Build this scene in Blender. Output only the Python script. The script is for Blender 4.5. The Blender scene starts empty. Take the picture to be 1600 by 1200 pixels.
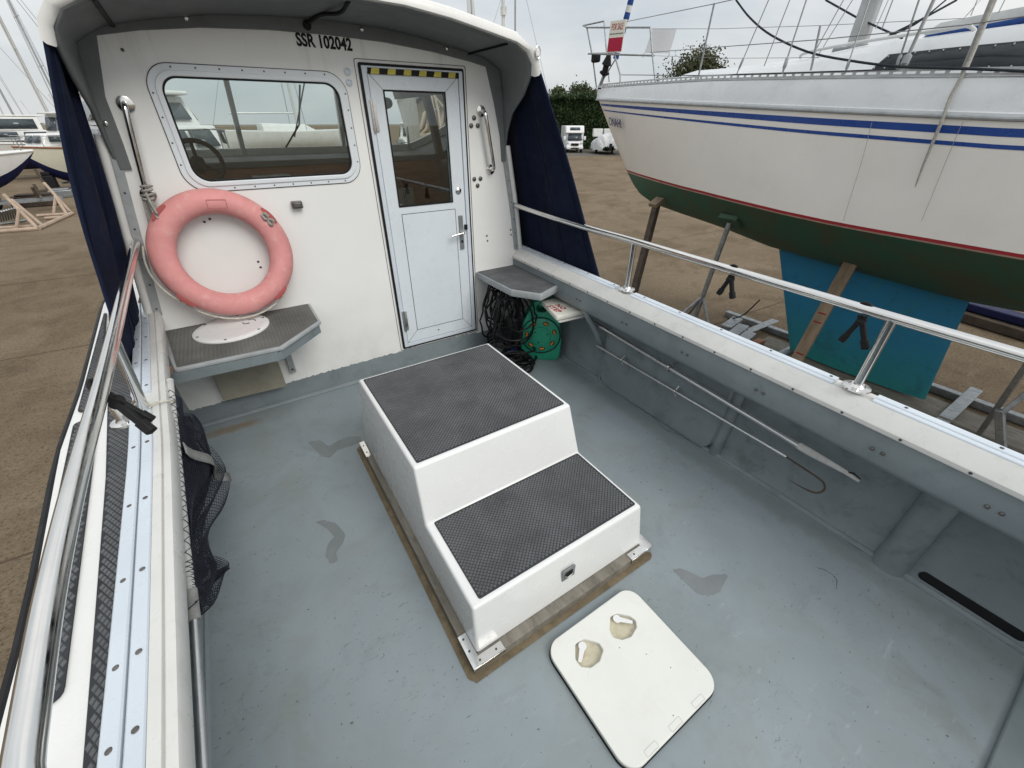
import bpy, math, random
import numpy as np
from mathutils import Vector, Matrix

random.seed(7)
rng = np.random.default_rng(7)
S = bpy.context.scene
COL = S.collection
PI = math.pi
rad = math.radians

# ------------------------------------------------------------------ camera
FPX = 640.0
RC = np.array([[0.8393, -0.5436, 0.0003], [-0.2930, -0.4519, -0.8426], [0.4582, 0.7071, -0.5386]])
_u, _s, _vt = np.linalg.svd(RC)
RC = _u @ _vt
CAM = np.array([0.0, 0.0, 1.75])
cd = bpy.data.cameras.new('camera')
cam = bpy.data.objects.new('camera', cd)
COL.objects.link(cam)
m = Matrix.Identity(4)
for i in range(3):
    m[i][0] = RC[0][i]
    m[i][1] = -RC[1][i]
    m[i][2] = -RC[2][i]
    m[i][3] = CAM[i]
cam.matrix_world = m
cd.sensor_width = 36.0
cd.lens = FPX / 1600 * 36.0
cd.clip_start = 0.02
cd.clip_end = 3000
S.camera = cam


def ray(u, v):
    return RC.T @ np.array([(u - 800) / FPX, (v - 600) / FPX, 1.0])


def _on(u, v, ax, val):
    d = ray(u, v)
    t = (val - CAM[ax]) / d[ax]
    return tuple(CAM + t * d)


def PX(u, v, x): return _on(u, v, 0, x)
def PY(u, v, y): return _on(u, v, 1, y)
def PZ(u, v, z): return _on(u, v, 2, z)


# ------------------------------------------------------------------ sky, sun, exposure
W = bpy.data.worlds.new('World')
S.world = W
W.use_nodes = True
nt = W.node_tree
nt.nodes.clear()
SUN_EL, SUN_AZ = rad(42), rad(166)      # azimuth from +Y clockwise
wo = nt.nodes.new('ShaderNodeOutputWorld')
sky = nt.nodes.new('ShaderNodeTexSky')
sky.sky_type = 'NISHITA'
sky.sun_disc = False
sky.sun_elevation = SUN_EL
sky.sun_rotation = SUN_AZ
sky.dust_density = 2.0
bg1 = nt.nodes.new('ShaderNodeBackground')
bg1.inputs[1].default_value = 0.10
nt.links.new(sky.outputs[0], bg1.inputs[0])
tc = nt.nodes.new('ShaderNodeTexCoord')
sep = nt.nodes.new('ShaderNodeSeparateXYZ')
nt.links.new(tc.outputs['Generated'], sep.inputs[0])
grad = nt.nodes.new('ShaderNodeMapRange')
grad.inputs[1].default_value = 0.0
grad.inputs[2].default_value = 0.9
grad.inputs[3].default_value = 0.70
grad.inputs[4].default_value = 1.12
nt.links.new(sep.outputs[2], grad.inputs[0])
mp = nt.nodes.new('ShaderNodeMapping')
mp.inputs['Scale'].default_value = (1.0, 1.0, 2.6)
nt.links.new(tc.outputs['Generated'], mp.inputs[0])
nz = nt.nodes.new('ShaderNodeTexNoise')
nz.inputs['Scale'].default_value = 2.1
nz.inputs['Detail'].default_value = 5
nz.inputs['Roughness'].default_value = 0.52
nz.inputs['Distortion'].default_value = 0.3
nt.links.new(mp.outputs[0], nz.inputs[0])
ramp = nt.nodes.new('ShaderNodeValToRGB')
ramp.color_ramp.elements[0].position = 0.34
ramp.color_ramp.elements[0].color = (0.65, 0.71, 0.755, 1)
ramp.color_ramp.elements[1].position = 0.66
ramp.color_ramp.elements[1].color = (1.0, 1.0, 0.99, 1)
nt.links.new(nz.outputs[0], ramp.inputs[0])
bg2 = nt.nodes.new('ShaderNodeBackground')
nt.links.new(ramp.outputs[0], bg2.inputs[0])
nt.links.new(grad.outputs[0], bg2.inputs[1])
mx = nt.nodes.new('ShaderNodeMixShader')
mx.inputs[0].default_value = 0.90
nt.links.new(bg1.outputs[0], mx.inputs[1])
nt.links.new(bg2.outputs[0], mx.inputs[2])
nt.links.new(mx.outputs[0], wo.inputs[0])
sl = bpy.data.lights.new('sun', 'SUN')
sl.energy = 1.5
sl.angle = rad(32)
sl.color = (1.0, 0.965, 0.91)
so = bpy.data.objects.new('sun', sl)
COL.objects.link(so)
sd = Vector((math.sin(SUN_AZ) * math.cos(SUN_EL), math.cos(SUN_AZ) * math.cos(SUN_EL), math.sin(SUN_EL)))
so.rotation_euler = sd.to_track_quat('Z', 'Y').to_euler()
so.location = (0, 0, 30)
S.view_settings.view_transform = 'Standard'
S.view_settings.look = 'None'
S.view_settings.gamma = 1.0
S.view_settings.use_curve_mapping = False
S.view_settings.exposure = 0.28
S.cycles.use_denoising = True
S.cycles.max_bounces = 10
S.cycles.transparent_max_bounces = 16


# ------------------------------------------------------------------ materials
MATS = {}


def srgb(r, g, b):
    f = lambda c: (c / 255 / 12.92) if c / 255 <= 0.04045 else ((c / 255 + 0.055) / 1.055) ** 2.4
    return (f(r), f(g), f(b))


def c4(c): return (c[0], c[1], c[2], 1.0)


class N:
    """thin wrapper round a material node tree"""
    def __init__(s, name):
        s.m = bpy.data.materials.new(name)
        s.m.use_nodes = True
        s.t = s.m.node_tree
        s.b = s.t.nodes['Principled BSDF']
        s.out = s.t.nodes['Material Output']
        s.tc = None

    def node(s, typ, **kw):
        n = s.t.nodes.new(typ)
        for k, v in kw.items():
            setattr(n, k, v)
        return n

    def link(s, a, b): s.t.links.new(a, b)

    def coord(s, scale=(1, 1, 1), rot=(0, 0, 0), loc=(0, 0, 0)):
        if s.tc is None:
            s.tc = s.node('ShaderNodeNewGeometry')
        mp = s.node('ShaderNodeMapping')
        mp.inputs['Scale'].default_value = scale
        mp.inputs['Rotation'].default_value = rot
        mp.inputs['Location'].default_value = loc
        s.link(s.tc.outputs['Position'], mp.inputs[0])
        return mp.outputs[0]

    def noise(s, scale, detail=4, rough=.55, dist=0.0, stretch=(1, 1, 1), rot=(0, 0, 0), loc=(0, 0, 0)):
        n = s.node('ShaderNodeTexNoise')
        n.inputs['Scale'].default_value = scale
        n.inputs['Detail'].default_value = detail
        n.inputs['Roughness'].default_value = rough
        n.inputs['Distortion'].default_value = dist
        s.link(s.coord(stretch, rot, loc), n.inputs[0])
        return n.outputs[0]

    def ramp(s, fac, p0, p1, v0=0.0, v1=1.0):
        n = s.node('ShaderNodeMapRange')
        n.inputs[1].default_value = p0
        n.inputs[2].default_value = p1
        n.inputs[3].default_value = v0
        n.inputs[4].default_value = v1
        s.link(fac, n.inputs[0])
        return n.outputs[0]

    def math(s, op, a, b=None):
        n = s.node('ShaderNodeMath', operation=op)
        for i, x in enumerate((a, b)):
            if x is None:
                continue
            if isinstance(x, (int, float)):
                n.inputs[i].default_value = x
            else:
                s.link(x, n.inputs[i])
        return n.outputs[0]

    def mix(s, fac, a, b, blend='MIX'):
        n = s.node('ShaderNodeMix', data_type='RGBA', blend_type=blend)
        for sock, x in ((n.inputs[0], fac), (n.inputs[6], a), (n.inputs[7], b)):
            if isinstance(x, (int, float)):
                sock.default_value = x
            elif isinstance(x, tuple):
                sock.default_value = c4(x)
            else:
                s.link(x, sock)
        return n.outputs[2]

    def bump(s, h, strength=.3, dist=.01):
        n = s.node('ShaderNodeBump')
        n.inputs['Strength'].default_value = strength
        n.inputs['Distance'].default_value = dist
        s.link(h, n.inputs['Height'])
        s.link(n.outputs[0], s.b.inputs['Normal'])

    def color(s, c):
        if isinstance(c, tuple):
            s.b.inputs['Base Color'].default_value = c4(c)
        else:
            s.link(c, s.b.inputs['Base Color'])

    def rough(s, r):
        if isinstance(r, (int, float)):
            s.b.inputs['Roughness'].default_value = r
        else:
            s.link(r, s.b.inputs['Roughness'])


def mat(name, col, rough=.5, metal=0.0, var=0.12, scale=6.0, bump=0.0, bscale=120.0, dirt=None, dirt_amt=.3, stretch=(1, 1, 1)):
    n = N(name)
    a = tuple(max(0, c * (1 - var)) for c in col)
    b = tuple(min(1, c * (1 + var)) for c in col)
    f = n.ramp(n.noise(scale, 5, .6, .2, stretch), .3, .7)
    c = n.mix(f, a, b)
    if dirt:
        d = n.ramp(n.noise(scale * 2.7, 6, .7, .4, stretch, loc=(3, 1, 7)), .52, .72, 0, dirt_amt)
        c = n.mix(d, c, dirt)
    n.color(c)
    n.rough(n.ramp(n.noise(scale * 3, 4, .6), .3, .7, max(.02, rough - .08), min(1, rough + .08)))
    n.b.inputs['Metallic'].default_value = metal
    if rough > .44: n.b.inputs['Specular IOR Level'].default_value = .22
    if bump:
        n.bump(n.noise(bscale, 3, .6), bump, .004)
    MATS[name] = n.m
    return n.m


GEL = srgb(236, 234, 228)
mat('gelcoat', (.76, .755, .73), .28, var=.03, scale=2.0, dirt=(.55, .53, .48), dirt_amt=.15)
mat('box_white', (.735, .74, .73), .28, var=.03, scale=2.0, dirt=(.60, .59, .54), dirt_amt=.10)
mat('alloy_white', (.60, .655, .71), .30, var=.04, scale=4.0, dirt=(.5, .52, .54), dirt_amt=.2)
mat('frame_alloy', (.70, .735, .76), .35, var=.04, scale=4.0, dirt=(.5, .52, .53), dirt_amt=.2)
mat('door_white', (.66, .71, .745), .30, var=.03, scale=3.0, dirt=(.5, .52, .52), dirt_amt=.15)
mat('cap_white', (.66, .655, .625), .33, var=.05, scale=5.0, dirt=(.45, .44, .40), dirt_amt=.35)
mat('black_rubber', (.012, .012, .013), .55, var=.2)
mat('black_plastic', (.012, .012, .013), .55, var=.2)
mat('grey_paint', (.205, .238, .252), .42, var=.12, scale=3.0, bump=.12, bscale=25, dirt=(.12, .15, .15), dirt_amt=.5)
mat('side_paint', (.195, .228, .240), .45, var=.16, scale=2.5, bump=.15, bscale=25, dirt=(.085, .10, .095), dirt_amt=.6)
mat('roof_grey', (.155, .168, .168), .5, var=.10, scale=2.5, bump=.15, bscale=40, dirt=(.10, .11, .11), dirt_amt=.5)
mat('anti_slip', (.105, .109, .114), .72, var=.25, scale=6.0, dirt=(.17, .18, .18), dirt_amt=.45)
mat('anti_slip_base', (.040, .043, .047), .8, var=.2, scale=4.0)
mat('shelf_mat', (.12, .12, .112), .75, var=.2, scale=3.0, dirt=(.19, .185, .165), dirt_amt=.5)
mat('shelf_edge', (.34, .36, .37), .5, var=.15, scale=8.0, dirt=(.22, .19, .13), dirt_amt=.4)
mat('stainless', (.70, .69, .67), .14, 1.0, var=.05, scale=9.0, stretch=(1, 1, 1))
mat('alloy_tube', (.52, .53, .53), .34, 1.0, var=.1, scale=12.0)
mat('galvanised', (.30, .32, .33), .5, .75, var=.25, scale=14.0, dirt=(.16, .13, .10), dirt_amt=.5)
mat('buoy_pink', (.65, .28, .27), .55, var=.12, scale=5.0, bump=.06, bscale=200, dirt=(.74, .42, .38), dirt_amt=.7)
mat('buoy_shade_label', (.36, .09, .085), .6, var=.1)  # darker pink: painted shade of the rope recesses, also the label outline
mat('rope_white', (.55, .53, .46), .9, var=.25, scale=60.0, bump=.5, bscale=500)
mat('cable_black', (.010, .010, .011), .45, var=.2)
mat('navy_canvas', (.0045, .009, .028), .9, var=.3, scale=6.0, bump=.3, bscale=700, dirt=(.016, .022, .042), dirt_amt=.35)
mat('reel_green', (.02, .30, .18), .38, var=.15, scale=8.0, dirt=(.03, .15, .10), dirt_amt=.4)
mat('orange', (.62, .22, .04), .45, var=.15, scale=20.0)
mat('blue_plug', (.03, .08, .30), .45, var=.2)
mat('hatch_cream', (.72, .725, .68), .35, var=.03, scale=4.0, dirt=(.55, .54, .46), dirt_amt=.22)
mat('dish_dirty', (.52, .48, .36), .5, var=.15, scale=20.0, dirt=(.3, .26, .16), dirt_amt=.5)
mat('timber_grey', (.20, .185, .155), .8, var=.3, scale=14.0, bump=.4, bscale=120, dirt=(.08, .07, .055), dirt_amt=.6, stretch=(1, .25, 1))
mat('timber_brown', (.26, .20, .14), .8, var=.3, scale=8.0, bump=.4, bscale=100, dirt=(.12, .09, .06), dirt_amt=.5, stretch=(1, 1, .25))
mat('timber_dark', (.075, .058, .045), .8, var=.3, scale=8.0, bump=.4, bscale=100)
mat('ply_board', (.29, .27, .215), .7, var=.12, scale=8.0, dirt=(.22, .19, .13), dirt_amt=.5)
mat('wood_varnish', (.30, .10, .038), .35, var=.3, scale=5.0, stretch=(1, 1, 6))
mat('dash_grey', (.17, .175, .175), .6, var=.08)
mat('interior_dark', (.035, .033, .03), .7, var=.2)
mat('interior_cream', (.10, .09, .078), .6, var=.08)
mat('screen_dark', (.01, .015, .015), .15, var=.1)
mat('letter_black', (.012, .012, .012), .5, var=.1)
mat('letter_red', (.42, .03, .03), .6, var=.3, scale=60)
mat('letter_navy', (.02, .03, .12), .5, var=.1)
mat('tape_yellow', (.60, .52, .10), .5, var=.15, scale=25, dirt=(.3, .27, .1), dirt_amt=.4)
mat('screw_grey', (.10, .10, .10), .45, .6, var=.2)
mat('bronze_bolt', (.16, .15, .14), .4, .8, var=.2)
mat('yacht_hull', (.80, .775, .73), .18, var=.03, scale=.8, dirt=(.60, .55, .46), dirt_amt=.16)
mat('yacht_deck', (.66, .68, .69), .3, var=.05, scale=2.0, dirt=(.48, .49, .49), dirt_amt=.35)
mat('yacht_stripe', (.011, .055, .26), .3, var=.08, scale=2.0)
mat('yacht_red', (.27, .012, .018), .4, var=.15, scale=5.0)
mat('yacht_pink_line', (.50, .36, .31), .5, var=.2, scale=8.0)
n = N('antifoul_green')
n.color(n.mix(n.ramp(n.noise(1.6, 6, .65, .5), .4, .68), (.032, .120, .078), (.080, .085, .046)))
n.rough(.75)
n.bump(n.noise(40, 5, .7), .3, .01)
MATS['antifoul_green'] = n.m
n = N('antifoul_blue')
g = n.node('ShaderNodeSeparateXYZ')
n.link(n.coord(), g.inputs[0])
zz = n.math('ADD', g.outputs[2], n.math('MULTIPLY', n.noise(3, 5, .6), .5))
c = n.mix(n.ramp(zz, -1.3, -.35), (.012, .19, .17), (.012, .19, .36))
c = n.mix(n.ramp(n.noise(5, 7, .75, .6), .50, .68, 0, .6), c, (.03, .20, .25))
c = n.mix(n.ramp(n.noise(2.2, 7, .75, .9, loc=(3, 3, 3)), .55, .66, 0, .55), c, (.008, .085, .12))
n.color(c)
n.rough(.7)
n.bump(n.noise(60, 4, .6), .25, .006)
MATS['antifoul_blue'] = n.m
mat('yacht_window', (.02, .024, .028), .22, var=.2)
mat('toe_rail', (.46, .47, .48), .4, .7, var=.1, scale=10)
mat('mast_alloy', (.42, .43, .43), .4, .8, var=.1, scale=6)
mat('wire', (.22, .22, .22), .4, .6, var=.15)
mat('rope_grey', (.33, .32, .29), .9, var=.25, scale=40.0, bump=.4, bscale=400)
mat('rope_dark', (.03, .035, .04), .9, var=.3, scale=40.0)
mat('sail_blue', (.02, .06, .22), .8, var=.2)
mat('sail_white', (.62, .63, .62), .8, var=.1)
mat('sail_green', (.01, .12, .06), .8, var=.2)
mat('cream_hull', (.66, .64, .52), .3, var=.05, scale=1.0)
mat('boat_white', (.74, .74, .72), .3, var=.05, scale=1.0, dirt=(.5, .5, .47), dirt_amt=.3)
mat('boat_blue', (.009, .012, .052), .55, var=.25, scale=2.0)
mat('boat_wood', (.24, .10, .045), .5, var=.2, scale=4.0)
mat('dark_glass', (.045, .06, .07), .08, var=.15)
mat('cradle_pink', (.40, .31, .24), .7, var=.2, scale=3.0, dirt=(.22, .10, .05), dirt_amt=.6)
mat('tyre', (.018, .018, .018), .8, var=.2)
mat('wheel_steel', (.35, .36, .37), .4, .7, var=.1)
mat('van_white', (.78, .78, .78), .25, var=.03)
mat('tarp_white', (.60, .61, .61), .6, var=.12, scale=1.5)
mat('lamp_glass', (.55, .57, .58), .1, var=.1)
mat('sign_white', (.78, .76, .68), .5, var=.04)
mat('sign_red', (.42, .012, .05), .5, var=.08)
mat('net_black', (.026, .029, .042), .8, var=.3, scale=30)
mat('net_band', (.26, .26, .25), .8, var=.2, scale=30)
mat('pole_white', (.52, .52, .50), .45, var=.12, scale=20, dirt=(.3, .29, .26), dirt_amt=.4)
mat('trunk_bark', (.06, .048, .036), .9, var=.3)
mat('hull_white_outer', (.70, .70, .69), .3, var=.04)


def leaf_mat(name, a, b):
    n = N(name)
    oi = n.noise(1.3, 4, .6)
    hi = n.noise(9.0, 2, .5)
    c = n.mix(n.ramp(oi, .3, .7), a, b)
    c = n.mix(n.ramp(hi, .35, .65, 0, .5), c, tuple(x * 1.7 for x in b))
    n.color(c)
    n.rough(.7)
    MATS[name] = n.m


leaf_mat('hedge_leaf', (.012, .028, .008), (.030, .058, .014))
leaf_mat('tree_leaf', (.025, .040, .012), (.055, .070, .022))
leaf_mat('autumn_leaf', (.035, .045, .016), (.062, .066, .024))

# glass panes
n = N('window_glass')
n.t.nodes.remove(n.b)
tr = n.node('ShaderNodeBsdfTransparent')
tr.inputs[0].default_value = (.90, .93, .92, 1)
gl = n.node('ShaderNodeBsdfGlossy')
gl.inputs[0].default_value = (.9, .95, .95, 1)
gl.inputs['Roughness'].default_value = .01
fr = n.node('ShaderNodeFresnel')
fr.inputs[0].default_value = 1.42
ms = n.node('ShaderNodeMixShader')
n.link(n.ramp(fr.outputs[0], 0, 1, .03, 1), ms.inputs[0])
n.link(tr.outputs[0], ms.inputs[1])
n.link(gl.outputs[0], ms.inputs[2])
n.link(ms.outputs[0], n.out.inputs[0])
MATS['window_glass'] = n.m

# translucent sign back (thin white banner)
n = N('banner_thin')
n.color((.62, .60, .60))
n.b.inputs['Transmission Weight'].default_value = .0
n.b.inputs['Alpha'].default_value = .72
MATS['banner_thin'] = n.m

# cockpit floor paint
n = N('floor_paint')
base = n.mix(n.ramp(n.noise(1.7, 5, .6, .4), .3, .7), (.220, .260, .280), (.272, .314, .334))
base = n.mix(n.ramp(n.noise(2.6, 5, .65, .8, loc=(4, 2, 0)), .48, .68, 0, .6), base, (.222, .240, .228))
base = n.mix(n.ramp(n.noise(5.5, 7, .75, 1.0, loc=(9, 5, 0)), .56, .72, 0, .45), base, (.165, .185, .190))
sc1 = n.ramp(n.noise(7, 6, .7, .5, stretch=(1, 5, 1), rot=(0, 0, .5)), .60, .67, 0, .45)
sc2 = n.ramp(n.noise(1.6, 3, .6, loc=(1, 8, 0)), .46, .60)
base = n.mix(n.math('MULTIPLY', sc1, sc2), base, (.37, .40, .41))
sc3 = n.ramp(n.noise(22, 5, .7, .6, stretch=(1, 3.5, 1), rot=(0, 0, -.7), loc=(2, 2, 0)), .61, .67, 0, .85)
base = n.mix(n.math('MULTIPLY', sc3, n.ramp(n.noise(2.2, 3, .6, loc=(7, 1, 0)), .50, .62)), base, (.08, .10, .11))
spk = n.ramp(n.noise(60, 2, .5, loc=(5, 5, 0)), .70, .74, 0, .8)
base = n.mix(spk, base, (.06, .065, .07))
# rust bleeding from under the port shelf, dirt along the edges
geo = n.node('ShaderNodeNewGeometry')


def spot(cx, cy, rx, ry):
    mp = n.node('ShaderNodeMapping', vector_type='POINT')
    mp.inputs['Location'].default_value = (-cx / rx, -cy / ry, 0)
    mp.inputs['Scale'].default_value = (1 / rx, 1 / ry, 0)
    n.link(geo.outputs['Position'], mp.inputs[0])
    ln = n.node('ShaderNodeVectorMath', operation='LENGTH')
    n.link(mp.outputs[0], ln.inputs[0])
    wob = n.math('ADD', ln.outputs[1], n.math('MULTIPLY', n.math('SUBTRACT', n.noise(9, 5, .7), .5), 1.3))
    return n.ramp(wob, 1.0, .35)


base = n.mix(n.math('MULTIPLY', spot(-.42, 2.86, .22, .06), .6), base, (.20, .125, .04))
base = n.mix(n.math('MULTIPLY', spot(2.02, .95, .10, 2.2), .45), base, (.13, .145, .135))
base = n.mix(n.math('MULTIPLY', spot(.95, .35, .38, .36), .35), base, (.15, .17, .165))
n.color(base)
n.rough(n.ramp(n.noise(3, 5, .65), .3, .7, .34, .55))
n.bump(n.noise(14, 6, .65, .6), .18, .008)
MATS['floor_paint'] = n.m
mat('floor_patch', (.190, .208, .215), .5, var=.10, scale=9.0, bump=.1, bscale=60)
mat('floor_stain', (.17, .135, .085), .75, var=.30, scale=18.0, dirt=(.08, .07, .05), dirt_amt=.6)

# bulkhead gelcoat with run-down streaks under the roof
n = N('bulkhead_white')
base = n.mix(n.ramp(n.noise(1.4, 4, .6), .3, .7), (.765, .765, .74), (.82, .82, .80))
st = n.ramp(n.noise(9, 5, .65, .2, stretch=(1, 1, .07)), .55, .72)
sz = n.node('ShaderNodeSeparateXYZ')
n.link(n.coord(), sz.inputs[0])
st = n.math('MULTIPLY', st, n.ramp(sz.outputs[2], 1.75, 2.12, 0, .42))
base = n.mix(st, base, (.40, .40, .375))
lo = n.math('MULTIPLY', n.ramp(n.noise(3, 6, .7, .4), .42, .7), n.ramp(sz.outputs[2], .75, .15, 0, .35))
base = n.mix(lo, base, (.42, .40, .33))
n.color(base)
n.rough(.33)
n.bump(n.noise(5, 2, .4), .05, .01)
MATS['bulkhead_white'] = n.m

# yard concrete
n = N('yard_concrete')
base = n.mix(n.ramp(n.noise(.22, 6, .65, .5), .34, .66), (.205, .157, .106), (.280, .217, .150))
base = n.mix(n.ramp(n.noise(.9, 6, .7, .6, loc=(3, 9, 0)), .50, .68, 0, .65), base, (.128, .098, .066))
base = n.mix(n.ramp(n.noise(.45, 7, .7, .8, loc=(6, 3, 0)), .52, .62, 0, .5), base, (.135, .100, .064))
base = n.mix(n.ramp(n.noise(2.2, 5, .7, .3, stretch=(.5, 2, 1), loc=(1, 4, 0)), .56, .72, 0, .45), base, (.34, .275, .195))
base = n.mix(n.ramp(n.noise(30, 5, .75), .50, .66, 0, .75), base, (.045, .034, .022))
base = n.mix(n.ramp(n.noise(55, 3, .6, loc=(8, 8, 0)), .62, .72, 0, .5), base, (.34, .29, .22))
base = n.mix(n.ramp(n.noise(13, 9, .82, .4, stretch=(1, 1.6, 1), loc=(2, 6, 0)), .36, .64, 0, .62), base, n.mix(.45, base, (.02, .014, .008)))
base = n.mix(n.ramp(n.noise(70, 3, .7, loc=(4, 1, 0)), .58, .70, 0, .6), base, (.42, .35, .25))
n.color(base)
n.b.inputs['Specular IOR Level'].default_value = .08
n.rough(.95)
n.bump(n.noise(32, 6, .75), .9, .03)
MATS['yard_concrete'] = n.m
mat('joint_dark', (.085, .065, .044), .95, var=.3, scale=2.0)
mat('gravel_grey', (.13, .12, .105), .95, var=.25, scale=2.0, bump=.5, bscale=20)


# ------------------------------------------------------------------ builders
OFF = {}


def tag(o, label=None, cat=None, group=None, kind=None):
    if label: o['label'] = label
    if cat: o['category'] = cat
    if group: o['group'] = group
    if kind: o['kind'] = kind
    return o


def thing(name, loc, label, cat, group=None):
    o = bpy.data.objects.new(name, None)
    o.empty_display_size = .1
    COL.objects.link(o)
    o.location = loc
    OFF[o.name] = np.array(loc, float)
    return tag(o, label, cat, group)


def link(name, me, mats, parent=None, smooth=40, bevel=0, bseg=2, solid=0):
    o = bpy.data.objects.new(name, me)
    COL.objects.link(o)
    for mm in (mats if isinstance(mats, (list, tuple)) else [mats]):
        me.materials.append(MATS[mm])
    if smooth:
        me.polygons.foreach_set('use_smooth', [True] * len(me.polygons))
        try:
            me.set_sharp_from_angle(angle=rad(smooth))
        except Exception:
            pass
    if parent is not None:
        o.parent = parent
        OFF[o.name] = OFF[parent.name]
    else:
        OFF[o.name] = np.zeros(3)
    if solid:
        md = o.modifiers.new('solid', 'SOLIDIFY')
        md.thickness = solid
        md.offset = 0
    if bevel:
        md = o.modifiers.new('bevel', 'BEVEL')
        md.width = bevel
        md.segments = bseg
        md.limit_method = 'ANGLE'
        md.angle_limit = rad(35)
    return o


def V(*a): return np.array(a, float)


def unit(v):
    v = np.asarray(v, float)
    l = np.linalg.norm(v)
    return v / l if l > 1e-12 else v


class MB:
    def __init__(s):
        s.v, s.f = [], []

    def add(s, vs, fs):
        o = len(s.v)
        s.v += [tuple(float(c) for c in p) for p in vs]
        s.f += [tuple(i + o for i in f) for f in fs]
        return s

    def box(s, x0, x1, y0, y1, z0, z1):
        return s.add([(x0, y0, z0), (x1, y0, z0), (x1, y1, z0), (x0, y1, z0), (x0, y0, z1), (x1, y0, z1), (x1, y1, z1), (x0, y1, z1)],
                     [(3, 2, 1, 0), (4, 5, 6, 7), (0, 1, 5, 4), (1, 2, 6, 5), (2, 3, 7, 6), (3, 0, 4, 7)])

    def obox(s, c, a, b, d):
        c, a, b, d = (np.asarray(q, float) for q in (c, a, b, d))
        if np.dot(np.cross(a, b), d) < 0:
            a = -a
        vs = [c + i * a + j * b + k * d for k in (-1, 1) for i, j in ((-1, -1), (1, -1), (1, 1), (-1, 1))]
        return s.add(vs, [(3, 2, 1, 0), (4, 5, 6, 7), (0, 1, 5, 4), (1, 2, 6, 5), (2, 3, 7, 6), (3, 0, 4, 7)])

    def beam(s, p, q, w, h, up=(0, 0, 1)):
        p, q = np.asarray(p, float), np.asarray(q, float)
        d = unit(q - p)
        a = np.cross(d, up)
        if np.linalg.norm(a) < 1e-4: a = np.cross(d, (1, 0, 0))
        a = unit(a)
        b = np.cross(a, d)
        return s.obox((p + q) / 2, d * np.linalg.norm(q - p) / 2, a * w / 2, b * h / 2)

    def tube(s, pts, r, n=10, cap=True, closed=False):
        P = [np.asarray(p, float) for p in pts]
        k = len(P)
        R = [r] * k if isinstance(r, (int, float)) else list(r)
        T = []
        for i in range(k):
            a = P[(i - 1) % k] if (closed or i > 0) else P[i]
            b = P[(i + 1) % k] if (closed or i < k - 1) else P[i]
            T.append(unit(b - a))
        up = V(0, 0, 1) if abs(T[0][2]) < .9 else V(1, 0, 0)
        a = unit(np.cross(T[0], up))
        vs, fs = [], []
        for i in range(k):
            a = unit(a - T[i] * np.dot(a, T[i]))
            b = np.cross(T[i], a)
            for j in range(n):
                t = 2 * PI * j / n
                vs.append(P[i] + R[i] * (math.cos(t) * a + math.sin(t) * b))
        for i in range(k if closed else k - 1):
            i2 = (i + 1) % k
            for j in range(n):
                fs.append((i * n + j, i * n + (j + 1) % n, i2 * n + (j + 1) % n, i2 * n + j))
        if cap and not closed:
            fs.append(tuple(range(n - 1, -1, -1)))
            fs.append(tuple(range((k - 1) * n, k * n)))
        return s.add(vs, fs)

    def cyl(s, p, q, r, n=16, r2=None): return s.tube([p, q], [r, r if r2 is None else r2], n)

    def lathe(s, c, axis, prof, n=24, cap=True):
        c = np.asarray(c, float)
        w = unit(axis)
        a = unit(np.cross(w, (0, 0, 1) if abs(w[2]) < .9 else (1, 0, 0)))
        b = np.cross(w, a)
        vs, fs = [], []
        for r, h in prof:
            for j in range(n):
                t = 2 * PI * j / n
                vs.append(c + w * h + r * (math.cos(t) * a + math.sin(t) * b))
        for i in range(len(prof) - 1):
            for j in range(n):
                fs.append((i * n + j, i * n + (j + 1) % n, (i + 1) * n + (j + 1) % n, (i + 1) * n + j))
        if cap:
            fs.append(tuple(range(n - 1, -1, -1)))
            fs.append(tuple(range((len(prof) - 1) * n, len(prof) * n)))
        return s.add(vs, fs)

    def grid(s, nu, nv, fn, cu=False, cv=False):
        vs = [fn(i / (nu if cu else nu - 1), j / (nv if cv else nv - 1)) for i in range(nu) for j in range(nv)]
        fs = []
        for i in range(nu if cu else nu - 1):
            for j in range(nv if cv else nv - 1):
                i2, j2 = (i + 1) % nu, (j + 1) % nv
                fs.append((i * nv + j, i2 * nv + j, i2 * nv + j2, i * nv + j2))
        return s.add(vs, fs)

    def ball(s, c, r, nu=14, nv=9):
        r = (r, r, r) if isinstance(r, (int, float)) else r
        c = np.asarray(c, float)
        return s.grid(nu, nv, lambda u, v: c + V(r[0] * math.cos(2 * PI * u) * math.sin(PI * (.004 + .992 * v)), r[1] * math.sin(2 * PI * u) * math.sin(PI * (.004 + .992 * v)), r[2] * math.cos(PI * (.004 + .992 * v))), cu=True)

    def poly(s, pts): return s.add(pts, [tuple(range(len(pts)))])

    def sweep(s, prof_fn, ys, closed=False, cap=True):
        """profile points per station"""
        rows = [prof_fn(y) for y in ys]
        n = len(rows[0])
        vs = [p for r in rows for p in r]
        fs = []
        for i in range(len(rows) - 1):
            for j in range(n if closed else n - 1):
                j2 = (j + 1) % n
                fs.append((i * n + j, i * n + j2, (i + 1) * n + j2, (i + 1) * n + j))
        if closed and cap:
            fs.append(tuple(range(n - 1, -1, -1)))
            fs.append(tuple(range((len(rows) - 1) * n, len(rows) * n)))
        return s.add(vs, fs)

    def mesh(s, name, off=None):
        me = bpy.data.meshes.new(name)
        vs = s.v if off is None else [tuple(np.asarray(p) - off) for p in s.v]
        me.from_pydata(vs, [], s.f)
        me.update()
        return me

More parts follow.
